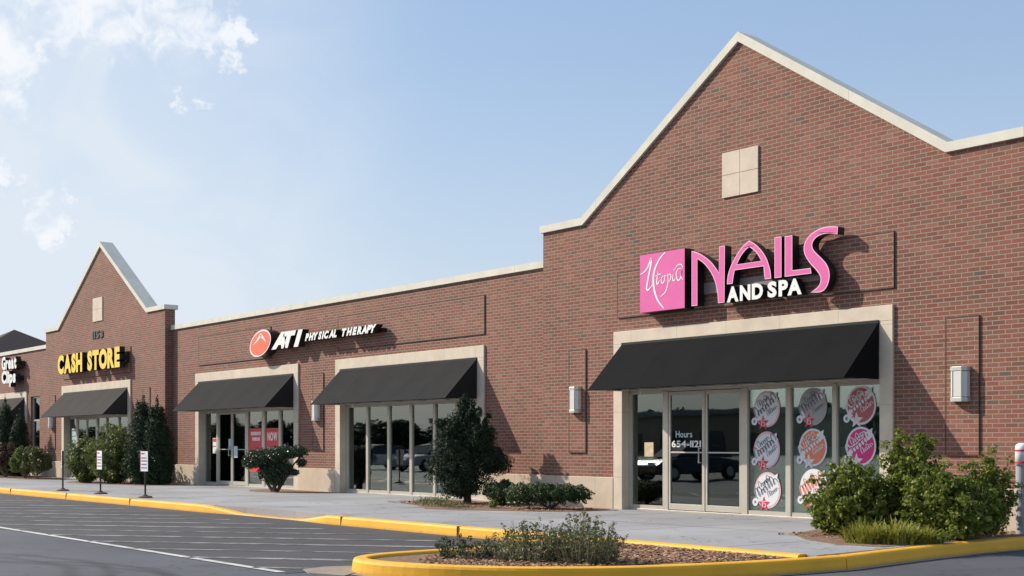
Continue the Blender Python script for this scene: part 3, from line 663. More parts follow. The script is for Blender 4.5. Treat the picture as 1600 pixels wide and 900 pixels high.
f = ring(-54.45, -53.35, .66, 3.2, .07, .05, .07, YS+.08, YS+.16).box(-54.39, -53.41, YS+.09, YS+.155, 2.2, 2.27).build('window', ALU, gc)
MB().box(-54.38, -53.42, YS+.115, YS+.125, .66, 3.13).build('pane', GLASS, f)
room(gc, -61.2, -52.3, YS+.30)
# --- roof rising behind
rb = thing('rear_building', (-75, 9, 0), 'dark shingled hip roof rising behind the flat wing at far left', 'building')
px_, py_ = -79.0, 7.2
MB().box(px_-4.2, px_+4.2, py_-4.2, py_+4.2, -.2, 5.45).build('wall', BRICK, rb)
mb = MB(); e = 4.8; zt = 8.0
mb.add([(px_-e, py_-e, 5.45), (px_+e, py_-e, 5.45), (px_+e, py_+e, 5.45), (px_-e, py_+e, 5.45), (px_, py_, zt)], [(0, 1, 4), (1, 2, 4), (2, 3, 4), (3, 0, 4), (3, 2, 1, 0)])
mb.build('roof', pmat('dark_shingle', (.028, .017, .020), .9, var=.2, scale=3), rb)

# ------------------------------------------------------------------ awnings
def awning(x0, x1, y, m, label, zt=3.165, zb=2.27, pr=.87):
    t = thing('awning', ((x0+x1)/2, y, zb), label, 'awning', 'shop awnings')
    # canvas: one sloping sheet with thickness and slight sag between frame ribs
    n = 24; k = 10; vs = []; fs = []
    for i in range(n+1):
        for j in range(k+1):
            u = i/n; v_ = j/k; sag = .012*math.sin(math.pi*v_)*(abs(math.sin(u*math.pi*5)))
            vs.append((x0+(x1-x0)*u, y-.05-pr*v_+sag*.7, zt+(zb-zt)*v_-sag))
    m_ = len(vs); vs += [(a, b+.006, c-.008) for a, b, c in vs]
    for i in range(n):
        for j in range(k):
            a = i*(k+1)+j; b = a+k+1; fs.append((a, a+1, b+1, b)); fs.append((a+m_, b+m_, b+1+m_, a+1+m_))
    for i in range(n):
        for j in (0, k): a = i*(k+1)+j; b = a+k+1; fs.append((a, b, b+m_, a+m_))
    for i in (0, n):
        for j in range(k): a = i*(k+1)+j; fs.append((a, a+1, a+1+m_, a+m_))
    MB().add(vs, fs).build('canvas', m, t)
    for xx in (x0, x1):
        s = .004 if xx == x0 else -.004
        mb = MB(); mb.add([(xx, y-.05, zt), (xx, y-.05, zb), (xx, y-.05-pr, zb), (xx+s, y-.05, zt), (xx+s, y-.05, zb), (xx+s, y-.05-pr, zb)],
                          [(0, 1, 2), (5, 4, 3), (0, 3, 4, 1), (1, 4, 5, 2), (2, 5, 3, 0)])
        mb.build('side_panel', m, t)
    mb = MB(); r = .012
    for z, yy in ((zb+.02, y-.05-pr+.06), (zt-.08, y-.06), (zb+.02, y-.06)): mb.tube((x0+.01, yy, z), (x1-.01, yy, z), r)
    for i in range(7):
        xx = x0+.02+(x1-x0-.04)*i/6; mb.tube((xx, y-.06, zb+.02), (xx, y-.05-pr+.06, zb+.02), r); mb.tube((xx, y-.08, zt-.10), (xx, y-.05-pr+.08, zb+.02), r)
    mb.build('frame', STEEL, t)
    MB().box(x0+.002, x1-.002, y-.062, y-.046, zt-.01, zt+.035).build('head_strip', BLACK, t)
awning(-18.70, -12.77, 0, CANVAS[0], 'black canvas awning over the nail salon doors, largest and nearest')
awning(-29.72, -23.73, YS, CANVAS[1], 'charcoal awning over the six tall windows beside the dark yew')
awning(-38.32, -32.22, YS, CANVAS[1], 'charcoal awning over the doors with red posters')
awning(-49.72, -43.45, 0, CANVAS[2], 'grey awning under the yellow letter sign')
awning(-61.15, -55.11, YS, CANVAS[2], 'grey awning cut off by the left edge of the photo')

# ------------------------------------------------------------------ wall lamps
def sconce(x, y, label):
    t = thing('wall_lamp', (x, y, 1.88), label, 'wall lamp', 'cream wall lamps between the shops')
    hw = .135; dp = .135
    prof = [(-hw, 0), (-hw, -dp*.62), (-hw*.55, -dp), (hw*.55, -dp), (hw, -dp*.62), (hw, 0)]
    mb = MB(); mb.slab([(x+a, y-.026+b) for a, b in prof], 1.95, 2.33); mb.build('shade', pmat('lamp_acrylic', (.66, .64, .58), .4), t, .006)
    for z0, z1 in ((1.88, 1.945), (2.335, 2.40)):
        MB().slab([(x+a*1.06, y-.026+b*1.05) for a, b in prof], z0, z1).build('end_cap', pmat('lamp_metal', (.55, .53, .48), .4, .3), t, .006)
    mb = MB()
    for a in (-.55, .55): mb.box(x+a*hw-.006, x+a*hw+.006, y-.026-dp-.006, y-.026-dp+.01, 1.94, 2.34)
    mb.build('strap', STEEL, t)
sconce(-11.31, 0, 'cream box wall lamp to the right of the nail salon front')
sconce(-20.04, 0, 'cream box wall lamp to the left of the black nail salon awning')
sconce(-30.92, YS, 'cream box wall lamp between the two charcoal awnings')
sconce(-51.05, 0, 'small far cream wall lamp left of the grey awning')

# ------------------------------------------------------------------ signs
# nail salon sign
yf = -.27
ns = thing('shop_sign', (-15.6, 0, 4.2), 'large pink and white letter sign with a square pink script logo', 'sign')
MB().box(-16.55, -13.75, -.10, -.026, 3.93, 4.13).build('raceway', RACE, ns)
lb = MB().box(-17.96, -16.79, yf+.004, -.03, 3.70, 4.78).build('logo_box', BLACK, ns)
MB().box(-17.955, -16.795, yf, yf+.003, 3.705, 4.775).build('logo_face', PINK, lb)
SC = {'u1': [(-17.94, 4.42), (-17.84, 4.45), (-17.74, 4.53), (-17.67, 4.67), (-17.65, 4.69), (-17.66, 4.56), (-17.73, 4.35), (-17.78, 4.15), (-17.76, 4.1), (-17.68, 4.14), (-17.61, 4.21)],
 'arc': [(-17.28, 4.76), (-17.41, 4.68), (-17.52, 4.55), (-17.59, 4.41), (-17.6, 4.26), (-17.57, 4.08), (-17.5, 3.92), (-17.41, 3.82), (-17.32, 3.74)],
 't': [(-17.47, 4.43), (-17.5, 4.3), (-17.51, 4.2), (-17.47, 4.2), (-17.43, 4.26)], 'bar': [(-17.55, 4.35), (-17.39, 4.38)],
 'o': [(-17.33, 4.34), (-17.39, 4.30), (-17.39, 4.21), (-17.33, 4.20), (-17.29, 4.28), (-17.32, 4.34), (-17.25, 4.33)],
 'p': [(-17.22, 4.37), (-17.21, 4.27), (-17.22, 4.17), (-17.25, 4.07), (-17.32, 4.0), (-17.42, 3.96)], 'p2': [(-17.21, 4.33), (-17.15, 4.36), (-17.13, 4.28), (-17.18, 4.21), (-17.22, 4.22)],
 'i': [(-17.08, 4.34), (-17.10, 4.24), (-17.06, 4.21), (-17.02, 4.26)], 'dot': [(-17.065, 4.41), (-17.055, 4.43)],
 'a': [(-16.87, 4.42), (-16.95, 4.43), (-17.01, 4.35), (-16.98, 4.22), (-16.92, 4.21), (-16.87, 4.30), (-16.85, 4.42), (-16.88, 4.25), (-16.83, 4.22)], 'a2': [(-17.04, 4.42), (-16.97, 4.50), (-16.87, 4.50), (-16.83, 4.43)]}
WID = {'u1': .032, 'arc': .036, 't': .022, 'bar': .014, 'o': .018, 'p': .02, 'p2': .016, 'i': .018, 'dot': .018, 'a': .02, 'a2': .013}
mb = MB()
for k_, p in SC.items():
    q = smooth_pts(p, 2); n = len(q)
    ribbon(mb, q, [WID[k_]*(.35+.9*math.sin(math.pi*min(1, max(0, (i+.6)/n)))) for i in range(n)], yf, .004)
mb.build('script', WHITE, lb)
LT = {'N': [[(-16.62, 4.71), (-16.51, 4.68), (-16.36, 4.61), (-16.19, 4.5), (-16.06, 4.38), (-15.96, 4.25), (-15.95, 4.71), (-15.82, 4.71), (-15.83, 3.72), (-15.98, 3.72), (-15.99, 3.9), (-16.04, 4.08), (-16.13, 4.25), (-16.26, 4.4), (-16.37, 4.49), (-16.48, 4.55), (-16.48, 3.72), (-16.62, 3.72)]],
 'A': [[(-15.77, 4.03), (-15.76, 4.16), (-15.71, 4.29), (-15.63, 4.42), (-15.51, 4.56), (-15.4, 4.66), (-15.26, 4.73), (-15.13, 4.66), (-14.99, 4.54), (-14.88, 4.4), (-14.82, 4.26), (-14.78, 4.14), (-14.775, 4.03), (-14.91, 4.03), (-14.93, 4.14), (-14.94, 4.255), (-15.59, 4.255), (-15.62, 4.15), (-15.64, 4.03)],
       [(-15.54, 4.35), (-15.48, 4.45), (-15.37, 4.56), (-15.26, 4.62), (-15.15, 4.55), (-15.06, 4.46), (-14.99, 4.35)]],
 'I': [[(-14.7, 4.71), (-14.55, 4.71), (-14.55, 4.03), (-14.7, 4.03)]],
 'L': [[(-14.48, 4.70), (-14.32, 4.70), (-14.32, 4.12), (-13.94, 4.12), (-13.92, 4.03), (-14.48, 4.03)]],
 'S': [[(-13.39, 4.72), (-13.52, 4.745), (-13.66, 4.75), (-13.8, 4.73), (-13.96, 4.66), (-14.06, 4.56), (-14.09, 4.44), (-14.05, 4.32), (-13.95, 4.19), (-13.83, 4.08), (-13.74, 3.97), (-13.73, 3.88), (-13.78, 3.80), (-13.94, 3.72), (-13.72, 3.70), (-13.62, 3.76), (-13.56, 3.88), (-13.55, 4.0), (-13.6, 4.14), (-13.72, 4.26), (-13.85, 4.37), (-13.91, 4.45), (-13.9, 4.54), (-13.82, 4.61), (-13.7, 4.64), (-13.58, 4.64), (-13.4, 4.60)]]}
for k_, ps in LT.items():
    if k_ in 'NAS': ps = [smooth_poly(smooth_poly(p)) for p in ps]
    letter('letter', curve_mesh(polys=ps), None, -.10, .17, [PINK, BLACK, PINKR], ns, .015)
for tx, a, b in (('A', -15.78, -15.53), ('N', -15.48, -15.26), ('D', -15.21, -14.98), ('S', -14.86, -14.68), ('P', -14.62, -14.44), ('A', -14.43, -14.15)):
    letter('letter', curve_mesh(text=tx, off=.05), (a-.01, b+.01, 3.715, 3.985), -.10, .15, [WHITE, BLACK], ns)
# physical therapy sign
ts = thing('shop_sign', (-31, YS, 4.1), 'white italic letter sign with an orange oval logo on the flat wing', 'sign')
yt = YS-.32
E1 = [(-33.65+.64*math.cos(t), 4.10+.375*math.sin(t+.27)) for t in [2*math.pi*i/40 for i in range(40)]]
lo = MB().prism(E1, yt+.004, YS-.02).build('logo_box', BLACK, ts)
MB().prism(E1, yt, yt+.0035).build('logo_rim', WHITE, lo)
E2 = [(-33.65+.59*math.cos(t), 4.10+.335*math.sin(t+.27)) for t in [2*math.pi*i/40 for i in range(40)]]
MB().prism(E2, yt-.004, yt-.0005).build('logo_face', ORG, lo)
mb = MB(); ribbon(mb, [(-34.08, 4.06), (-33.85, 4.17), (-33.57, 4.335)], [.006, .05, .10], yt-.0045); ribbon(mb, [(-33.60, 4.335), (-33.42, 4.22), (-33.26, 4.10)], [.10, .06, .008], yt-.0045)
mb.build('logo_mark', WHITE, lo)
MB().box(-32.7, -27.5, YS-.12, YS-.026, 4.02, 4.12).build('raceway', BLACK, ts)
MW = [WHITE, BLACK]
word(ts, 'ATI', -32.98, -31.20, 3.88, 4.33, YS-.12, .2, MW, shear=.35, off=.08, gap=-.22)
xs = -31.05
for wd, a, b in (('PHYSICAL', -31.08, -29.42), ('THERAPY', -29.16, -27.50)):
    word(ts, wd, a, b, 4.0, 4.20, YS-.12, .2, MW, shear=.35, off=.065, gap=-.12)
# yellow letter sign
cs = thing('shop_sign', (-46.5, 0, 4.2), 'yellow block letter sign above the grey awning', 'sign')
MB().box(-49.4, -43.3, -.14, -.026, 4.05, 4.4).build('raceway', BLACK, cs)
word(cs, 'CASH', -49.55, -46.98, 3.88, 4.58, -.14, .19, [YEL, BLACK], off=.06, gap=.04)
word(cs, 'STORE', -46.45, -43.42, 3.88, 4.58, -.14, .19, [YEL, BLACK], off=.06, gap=.04)
ad = thing('address_numbers', (-46.25, 0, 5.18), 'small dark address numerals on the brick of the left gable', 'house number')
word(ad, '1153', -46.78, -45.75, 5.05, 5.31, -.001, .03, [pmat('bronze', (.05, .042, .038), .5), BLACK], off=.03, name='numeral')
# hair salon sign
hs = thing('shop_sign', (-56.2, YS, 4.3), 'two line white letter sign cut near the left edge', 'sign')
MB().box(-57.0, -55.1, YS-.14, YS-.026, 4.5, 4.7).box(-57.0, -55.3, YS-.14, YS-.026, 3.9, 4.1).build('raceway', BLACK, hs)
word(hs, 'Great', -57.1, -55.15, 4.38, 4.93, YS-.14, .22, [WHITE, BLACK], off=.05, gap=.05)
word(hs, 'Clips', -57.1, -55.25, 3.80, 4.33, YS-.14, .22, [WHITE, BLACK], off=.05, gap=.05)

# ------------------------------------------------------------------ window graphics and papers
def disc(mb, cx, cz, r, y, th, mi, n=36, rx=1):
    mb.prism([(cx+r*rx*math.cos(2*math.pi*i/n), cz+r*math.sin(2*math.pi*i/n)) for i in range(n)], y-th, y, mi)
D_white = pmat('decal_white', (.70, .70, .72), .5); D_red = pmat('decal_red', (.62, .03, .07), .5); D_rose = pmat('decal_rose', (.72, .42, .46), .5)
D_or = pmat('decal_orange', (.72, .20, .11), .5); D_mar = pmat('decal_maroon', (.42, .10, .12), .5); D_mag = pmat('decal_magenta', (.62, .015, .19), .5); D_gry = pmat('decal_grey', (.34, .34, .33), .5); D_ink = pmat('decal_ink', (.20, .20, .24), .5)
def decal(cx, cz, fill, rim, ink, star, label, y=.158):
    t = thing('window_decal', (cx, y, cz), label, 'window sticker', 'round stickers on the salon windows')
    mb = MB(); disc(mb, cx, cz, .315, y, .002, 0, rx=.93); mb.build('rim', rim, t)
    mb = MB(); disc(mb, cx, cz, .280, y-.0025, .002, 0, rx=.93); mb.build('face', fill, t)
    a = R(33); ux, uz = math.cos(a), math.sin(a)
    T = lambda u, v_: (cx+(u*ux-v_*uz)*.86, cz+(u*uz+v_*ux)*.9)
    # diagonal ribbon tail and tag ring behind the lettering
    mb = MB(); mb.prism([T(.18, .0), T(.36, .0), T(.34, .06), T(.40, .13), T(.20, .15)], y-.0062, y-.0049)
    mb.build('ribbon_tail', D_white if ink is not D_white else rim, t)
    mb = MB(); pr_ = [T(-.40+.075*math.cos(2*math.pi*i/18), -.02+.075*math.sin(2*math.pi*i/18)) for i in range(18)]
    mb.prism(pr_, y-.0062, y-.0049); mb.prism([T(-.36, .03), T(-.25, .09), T(-.25, -.06), T(-.36, -.06)], y-.0061, y-.0050)
    tl = mb.build('tag_ring', D_white if ink is not D_white else rim, t)
    mb = MB(); mb.prism([T(-.40+.03*math.cos(2*math.pi*i/12), -.02+.03*math.sin(2*math.pi*i/12)) for i in range(12)], y-.0068, y-.0064)
    mb.build('ring_hole', D_ink, tl)
    rng = random.Random(int(cx*100+cz*10)); mb = MB()
    for (v0, u0, u1, h, wd, lp) in ((.13, -.14, .16, .075, .013, .05), (-.005, -.30, .36, .115, .022, .075), (-.135, -.03, .25, .06, .012, .045)):
        pts = []; n_ = int((u1-u0)/lp); tall = [1.7 if rng.random() < .28 else rng.uniform(.75, 1.1) for _ in range(n_+1)]; tall[0] = 1.9
        for q_ in range(n_*8):
            th = q_/8*2*math.pi; pts.append(T(u0+lp*q_/8-lp*.42*math.sin(th), v0+h*.5*(1-math.cos(th))*tall[q_//8]))
        ribbon(mb, pts, wd, y-.0072, .0008)
    mb.build('script', ink, t)
    sx_, sz_ = cx-.08, cz-.24
    P = [(sx_+(.135 if i % 2 == 0 else .058)*math.sin(math.pi*i/5), sz_+(.135 if i % 2 == 0 else .058)*math.cos(math.pi*i/5)) for i in range(10)]
    st = MB().prism(P, y-.0105, y-.009).build('star', star, t)
    oc = D_white if star is not D_white else D_rose
    word_y = y-.0108
    mb = MB(); ribbon(mb, [(sx_-.045, sz_+.03), (sx_-.03, sz_+.05), (sx_-.03, sz_-.05)], .014, word_y, .001); ribbon(mb, [(sx_+.045, sz_+.05), (sx_, sz_+.05), (sx_, sz_+.005), (sx_+.04, sz_+.005), (sx_+.04, sz_-.045), (sx_, sz_-.05)], .013, word_y, .001)
    mb.build('star_number', oc, st)
cxs = (-15.24, -14.24, -13.27)
decal(cxs[0], 1.86, D_white, D_rose, D_ink, D_red, 'round grey script sticker with red star, top of the first sticker column')
decal(cxs[0], 1.16, D_white, D_rose, D_ink, D_red, 'round white script sticker with red star, middle of the first column')
decal(cxs[0]+.02, .46, D_white, D_rose, D_ink, D_red, 'round white script sticker with red star, lowest of the first column')
decal(cxs[1], 1.88, D_gry, D_gry, D_ink, D_red, 'dull grey round sticker with red star, top of the middle column')
decal(cxs[1], 1.20, D_or, D_white, D_white, D_white, 'orange round sticker with white star in the middle salon window')
decal(cxs[1]+.02, .53, D_white, D_white, D_or, D_red, 'white round sticker with red lettering behind the shrub, middle salon window')
decal(cxs[2], 1.88, D_mar, D_white, D_white, D_white, 'maroon round sticker with white star in the last salon window')
decal(cxs[2], 1.22, D_mag, D_white, D_white, D_white, 'magenta round sticker half hidden by the shrub, last salon window')
# door lettering
dl = thing('door_lettering', (-17.15, .13, 1.3), 'white lettering and phone number on the left salon door', 'lettering')
word(dl, 'Hours', -17.44, -17.02, 1.38, 1.50, .154, .002, [pmat('pale_blue_lettering', (.45, .60, .62), .5), WHITE], off=.01)
word(dl, '654-1121', -17.55, -16.80, 1.20, 1.32, .154, .002, [WHITE, WHITE], off=.015)
op = thing('open_sign', (-18.2, .3, 2.0), 'dim red neon sign reading OPEN inside the salon window', 'sign')
word(op, 'OPEN', -18.48, -17.98, 1.95, 2.08, .32, .02, [pmat('neon', (.5, .02, .03), .5, emis=(.9, .05, .05), es=.6), BLACK], off=-.02)
pn = tag(MB().box(-18.28, -18.04, .155, .163, 1.02, 1.29).build('paper_notice', pmat('tan_paper', (.62, .47, .30), .8, var=.25, scale=9)), 'tan paper notice taped in the leftmost salon pane', 'notice')
def poster(x0, x1, z0, z1, y, m, label, rows=(), name='poster', ink=WHITE):
    t = thing(name, ((x0+x1)/2, y, z0), label, 'poster')
    MB().box(x0, x1, y-.002, y+.002, z0, z1).build('sheet', m, t)
    mb = MB(); rng = random.Random(int(x0*31+z0*7))
    for (z, h, a, b, k) in rows:
        x = a
        while x < b: wd = h*k*rng.uniform(.6, 1); mb.box(x, min(x+wd, b), y-.005, y-.0025, z, z+h); x += wd+h*.25
    if rows: mb.build('print', ink, t)
    return t
RED = pmat('poster_red', (.62, .035, .05), .5)
yp = YS+.21-.045-.008
poster(-35.27, -34.45, .45, 1.72, YS+.155, RED, 'tall red poster with two white text lines in a window beside the doors', [(1.52, .10, -35.15, -34.55, .7), (1.36, .10, -35.05, -34.6, .7), (1.05, .06, -35.1, -34.6, .7)])
pr2 = poster(-34.22, -33.43, .45, 1.72, YS+.155, RED, 'tall red poster with large white letters right of another red poster', [(1.12, .06, -34.1, -33.6, .7)])
word(pr2, 'NOW', -34.12, -33.52, 1.36, 1.60, YS+.153, .002, [WHITE, WHITE], off=.03)
poster(-37.72, -37.45, .98, 1.45, YS+.155, WHITE, 'small red and white notices in the pane left of the doors', [(1.33, .10, -37.70, -37.47, 3), (1.18, .03, -37.70, -37.5, 1)], 'notice', RED)
poster(-36.58, -36.42, 1.12, 1.42, YS+.13, pmat('paper_blue', (.45, .55, .58), .8), 'pale paper sheet taped high on the left glass door', (), 'notice')
poster(-36.22, -35.98, .86, 1.20, YS+.13, pmat('paper_white', (.50, .60, .63), .8), 'pale paper sheet taped low on the right glass door', (), 'notice')
poster(-49.45, -48.95, .95, 1.85, .16, pmat('menu_green', (.40, .55, .47), .6, var=.15, scale=5), 'pale green price board in the window under the grey awning', [(1.75, .05, -49.4, -49.0, .6), (1.55, .03, -49.4, -49.0, 1), (1.4, .03, -49.4, -49.0, 1), (1.2, .03, -49.4, -49.0, 1)], 'notice', D_ink)

# ------------------------------------------------------------------ parking signs and bollard
def sign_post(x, y, rz, label):
    t = thing('parking_sign', (x, y, 0), label, 'sign', 'short signs on black posts along the kerb', rz)
    M4 = Matrix.Translation((x, y, 0)) @ Matrix.Rotation(rz, 4, 'Z')
    def B(mb, name, m, par, bev=0):
        mb.v = [tuple(M4 @ Vector(v)) for v in mb.v]; return mb.build(name, m, par, bev)
    B(MB().lathe((0, 0, 0), [(.17, 0), (.17, .015), (.15, .035), (.06, .05), (.05, .07), (.022, .08)], 16), 'foot', pmat('rusty_foot', (.11, .06, .045), .8, var=.4, scale=20), t)
    B(MB().tube((0, 0, .05), (0, 0, 1.08), .022), 'post', pmat('black_post', (.015, .015, .016), .45), t)
    p = B(MB().box(-.155, .155, -.034, -.028, .62, 1.09), 'sign_panel', pmat('sign_white', (.86, .85, .86), .45), t, .003)
    mb = MB(); rng = random.Random(int(x*10))
    B(MB().box(-.12, .02, -.037, -.0345, 1.02, 1.05).box(-.147, -.140, -.037, -.0345, .63, 1.08), 'red_print', D_red, p)
    for z in (.92, .85, .77, .69):
        u = -.11
        while u < .1: wd = rng.uniform(.02, .045); mb.box(u, u+wd, -.037, -.0345, z, z+.028); u += wd+.012
    B(mb, 'black_print', D_ink, p)
    return t
sign_post(-35.54, -4.98, R(-17), 'leftmost short black sign post, its white panel seen edge on')
sign_post(-32.72, -5.0, R(3), 'short white parking sign on black post, in front of the olive bushes')
sign_post(-29.73, -5.05, R(11), 'short white parking sign on black post, in front of the dark evergreens')
bo = thing('bollard', (-10.06, -.5, 0), 'white capped grey bollard with red reflective bands at the building corner', 'bollard')
MB().lathe((-10.06, -.5, 0), [(.084, -.02), (.084, .96)], 20).build('pipe', pmat('bollard_pipe', (.34, .35, .36), .55, var=.12), bo, smooth=False)
MB().lathe((-10.06, -.5, 0), [(.092, .955), (.092, 1.20), (.085, 1.235), (.06, 1.26), (.02, 1.27)], 24).build('sleeve_cap', WHITE, bo, smooth=True)
for z in (1.165, 1.00): MB().lathe((-10.06, -.5, 0), [(.0935, z-.014), (.0935, z+.014)], 24).build('band', D_red, bo)

# ------------------------------------------------------------------ plants
def leaves_mesh(name, blobs, n, size, m, parent, seed=0, asp=.5, up=.0, shell=.55, droop=0, outw=.6, ground=True):
    """n separate leaves through the volume of the given blobs (cx,cy,cz,rx,ry,rz[,weight])"""
    rng = np.random.default_rng(seed)
    W_ = np.array([(b[6] if len(b) > 6 else 1)*(b[3]*b[4]+b[3]*b[5]+b[4]*b[5]) for b in blobs]); W_ = W_/W_.sum()
    idx = rng.choice(len(blobs), n, p=W_); B = np.array([b[:6] for b in blobs])[idx]
    d = rng.normal(size=(n, 3)); d /= np.linalg.norm(d, axis=1)[:, None]
    # lumpy radius so that the outline is uneven
    ph = rng.uniform(0, 6.28, (5, 3)); fr = rng.uniform(2.5, 7, (5, 3)); lump = np.zeros(n)
    for k in range(5): lump += np.sin((d*fr[k]).sum(1)*1.3+ph[k, 0]+idx*1.7)
    r = (shell+(1-shell)*rng.random(n)**.6)*(1+.075*lump)
    c = B[:, :3]+d*B[:, 3:6]*r[:, None]
    if ground: c[:, 2] = np.where(c[:, 2] < .03, .03+rng.random(n)*.1, c[:, 2])
    nrm = d*outw+rng.normal(size=(n, 3))*.5; nrm[:, 2] += up; nrm /= np.linalg.norm(nrm, axis=1)[:, None]
    a = np.cross(nrm, rng.normal(size=(n, 3))); a[:, 2] += droop; a /= np.linalg.norm(a, axis=1)[:, None]; b = np.cross(nrm, a)
    s = size*rng.uniform(.6, 1.35, n)[:, None]
    v = np.empty((n, 4, 3)); v[:, 0] = c-a*s*.5; v[:, 1] = c+b*s*asp*.5+nrm*s*.08; v[:, 2] = c+a*s*.5; v[:, 3] = c-b*s*asp*.5+nrm*s*.08
    o_ = np.array(parent.location if parent else (0, 0, 0)); v -= o_
    me = bpy.data.meshes.new(name); me.vertices.add(n*4); me.vertices.foreach_set('co', v.reshape(-1))
    me.loops.add(n*4); me.loops.foreach_set('vertex_index', np.arange(n*4)); me.polygons.add(n)
    me.polygons.foreach_set('loop_start', np.arange(0, n*4, 4)); me.polygons.foreach_set('loop_total', np.full(n, 4))
    me.materials.append(m); me.update(); me.validate()
    o = bpy.data.objects.new(name, me); col.objects.link(o); o.parent = parent; return o
BARK = pmat('bark', (.09, .065, .05), .9, var=.35, scale=20, bump=.6, bscale=40); TWIG = pmat('pale_twigs', (.27, .20, .155), .9, var=.3, scale=20)
def stems(name, base_, tops, r, m, parent, seed=0, kink=.06):
    rng = random.Random(seed); mb = MB()
    for tp in tops:
        p = Vector(base_)+Vector((rng.uniform(-.06, .06), rng.uniform(-.06, .06), 0)); q = Vector(tp); n = 4; pts = [p.lerp(q, i/n)+Vector((rng.uniform(-kink, kink), rng.uniform(-kink, kink), 0))*(0 < i < n) for i in range(n+1)]
        for i in range(n): mb.tube(pts[i], pts[i+1], r*(1-.75*i/n), r*(1-.75*(i+1)/n), 6)
    return mb.build(name, m, parent)
def subs(c, R_, n, r, seed, zsq=1):
    rng = random.Random(seed); out_ = []
    for _ in range(n):
        a = rng.uniform(0, 6.28); e_ = rng.uniform(-.5, 1); rr = math.sqrt(1-e_*e_*.9)
        out_.append((c[0]+R_[0]*rr*math.cos(a)*.85, c[1]+R_[1]*rr*math.sin(a)*.85, c[2]+R_[2]*e_*.85, r*rng.uniform(.7, 1.25), r*rng.uniform(.7, 1.25), r*zsq*rng.uniform(.7, 1.2)))
    return out_
def sprigs(c, R_, n, r, seed):
    """small clumps standing out from the crown so the outline is ragged"""
    rng = random.Random(seed); o_ = []
    for _ in range(n):
        a = rng.uniform(0, 6.28); e_ = rng.uniform(-.35, 1); q = math.sqrt(max(0, 1-e_*e_)); k = rng.uniform(.9, 1.18)
        rr = r*rng.uniform(.5, 1.1); o_.append((c[0]+R_[0]*q*math.cos(a)*k, c[1]+R_[1]*q*math.sin(a)*k, c[2]+R_[2]*e_*k, rr, rr, rr*1.2, 1.3))
    return o_
LM = {'yew': leaf_mat('yew_leaf', (.012, .024, .014), (.032, .056, .026), rough=.75, trans=.1), 'box': leaf_mat('boxwood_leaf', (.020, .042, .014), (.06, .10, .028), trans=.15),
      'cloud': leaf_mat('holly_leaf', (.016, .034, .016), (.05, .085, .035), (.10, .13, .06), rough=.35, trans=.1), 'arb': leaf_mat('arborvitae_leaf', (.010, .026, .012), (.028, .055, .020), trans=.1),
      'euo': leaf_mat('euonymus_leaf', (.065, .10, .016), (.235, .27, .04), (.52, .42, .05), trans=.35), 'olive': leaf_mat('olive_leaf', (.075, .11, .03), (.19, .22, .06), (.26, .22, .05), trans=.25),
      'mix': leaf_mat('mixed_leaf', (.07, .09, .03), (.16, .17, .06), (.26, .14, .07), trans=.2), 'rust': leaf_mat('reddish_leaf', (.06, .045, .028), (.13, .085, .05), (.20, .08, .04), trans=.2),
      'priv': leaf_mat('privet_leaf', (.065, .10, .04), (.19, .22, .09), (.26, .14, .07), trans=.25), 'grass': leaf_mat('grass_blade', (.09, .13, .025), (.38, .36, .06), (.50, .32, .12), trans=.3)}
# yew tree beside the windows
y0 = (-22.5, -1.0)
t = thing('yew_tree', (*y0, 0), 'dark dense yew tree standing before the tall windows', 'tree')
stems('trunk', (y0[0], y0[1], 0), [(y0[0]-.25, y0[1], .9), (y0[0]+.15, y0[1]+.1, 1.0), (y0[0]+.5, y0[1]-.1, .9), (y0[0]-.5, y0[1]-.1, .8), (y0[0]+.05, y0[1], 1.6)], .055, BARK, t, 2)
bl = [(y0[0]-.12, y0[1], 1.10, .68, .66, .70), (y0[0]-.05, y0[1]-.1, 1.60, .34, .34, .42), (y0[0]+.42, y0[1]+.25, .95, .44, .44, .36), (y0[0]-.42, y0[1]-.25, .75, .40, .40, .40), (y0[0]-.02, y0[1], 1.98, .16, .16, .20), (y0[0]+.0, y0[1], .5, .58, .56, .32), (y0[0]-.1, y0[1]-.1, .30, .40, .38, .2),
      (y0[0]+.55, y0[1]+.45, .85, .34, .32, .24), (y0[0]-.02, y0[1], 2.20, .07, .07, .13), (y0[0]+.12, y0[1]+.1, 2.1, .08, .08, .12), (y0[0]-.35, y0[1]-.2, 1.45, .25, .25, .3), (y0[0]+.3, y0[1]+.2, 1.45, .24, .24, .25)]
bl += subs((y0[0], y0[1], 1.05), (.68, .66, .75), 26, .16, 5)
bl += sprigs((y0[0], y0[1], 1.0), (.70, .68, .95), 60, .085, 5)+[(y0[0]+random.uniform(-.25, .2)*(1-k/9), y0[1]+random.uniform(-.2, .2)*(1-k/9), 1.7+k*.06, .12, .12, .14) for k in range(9)]
leaves_mesh('crown', bl, 56000, .055, LM['yew'], t, 1, .38, .15, .25)
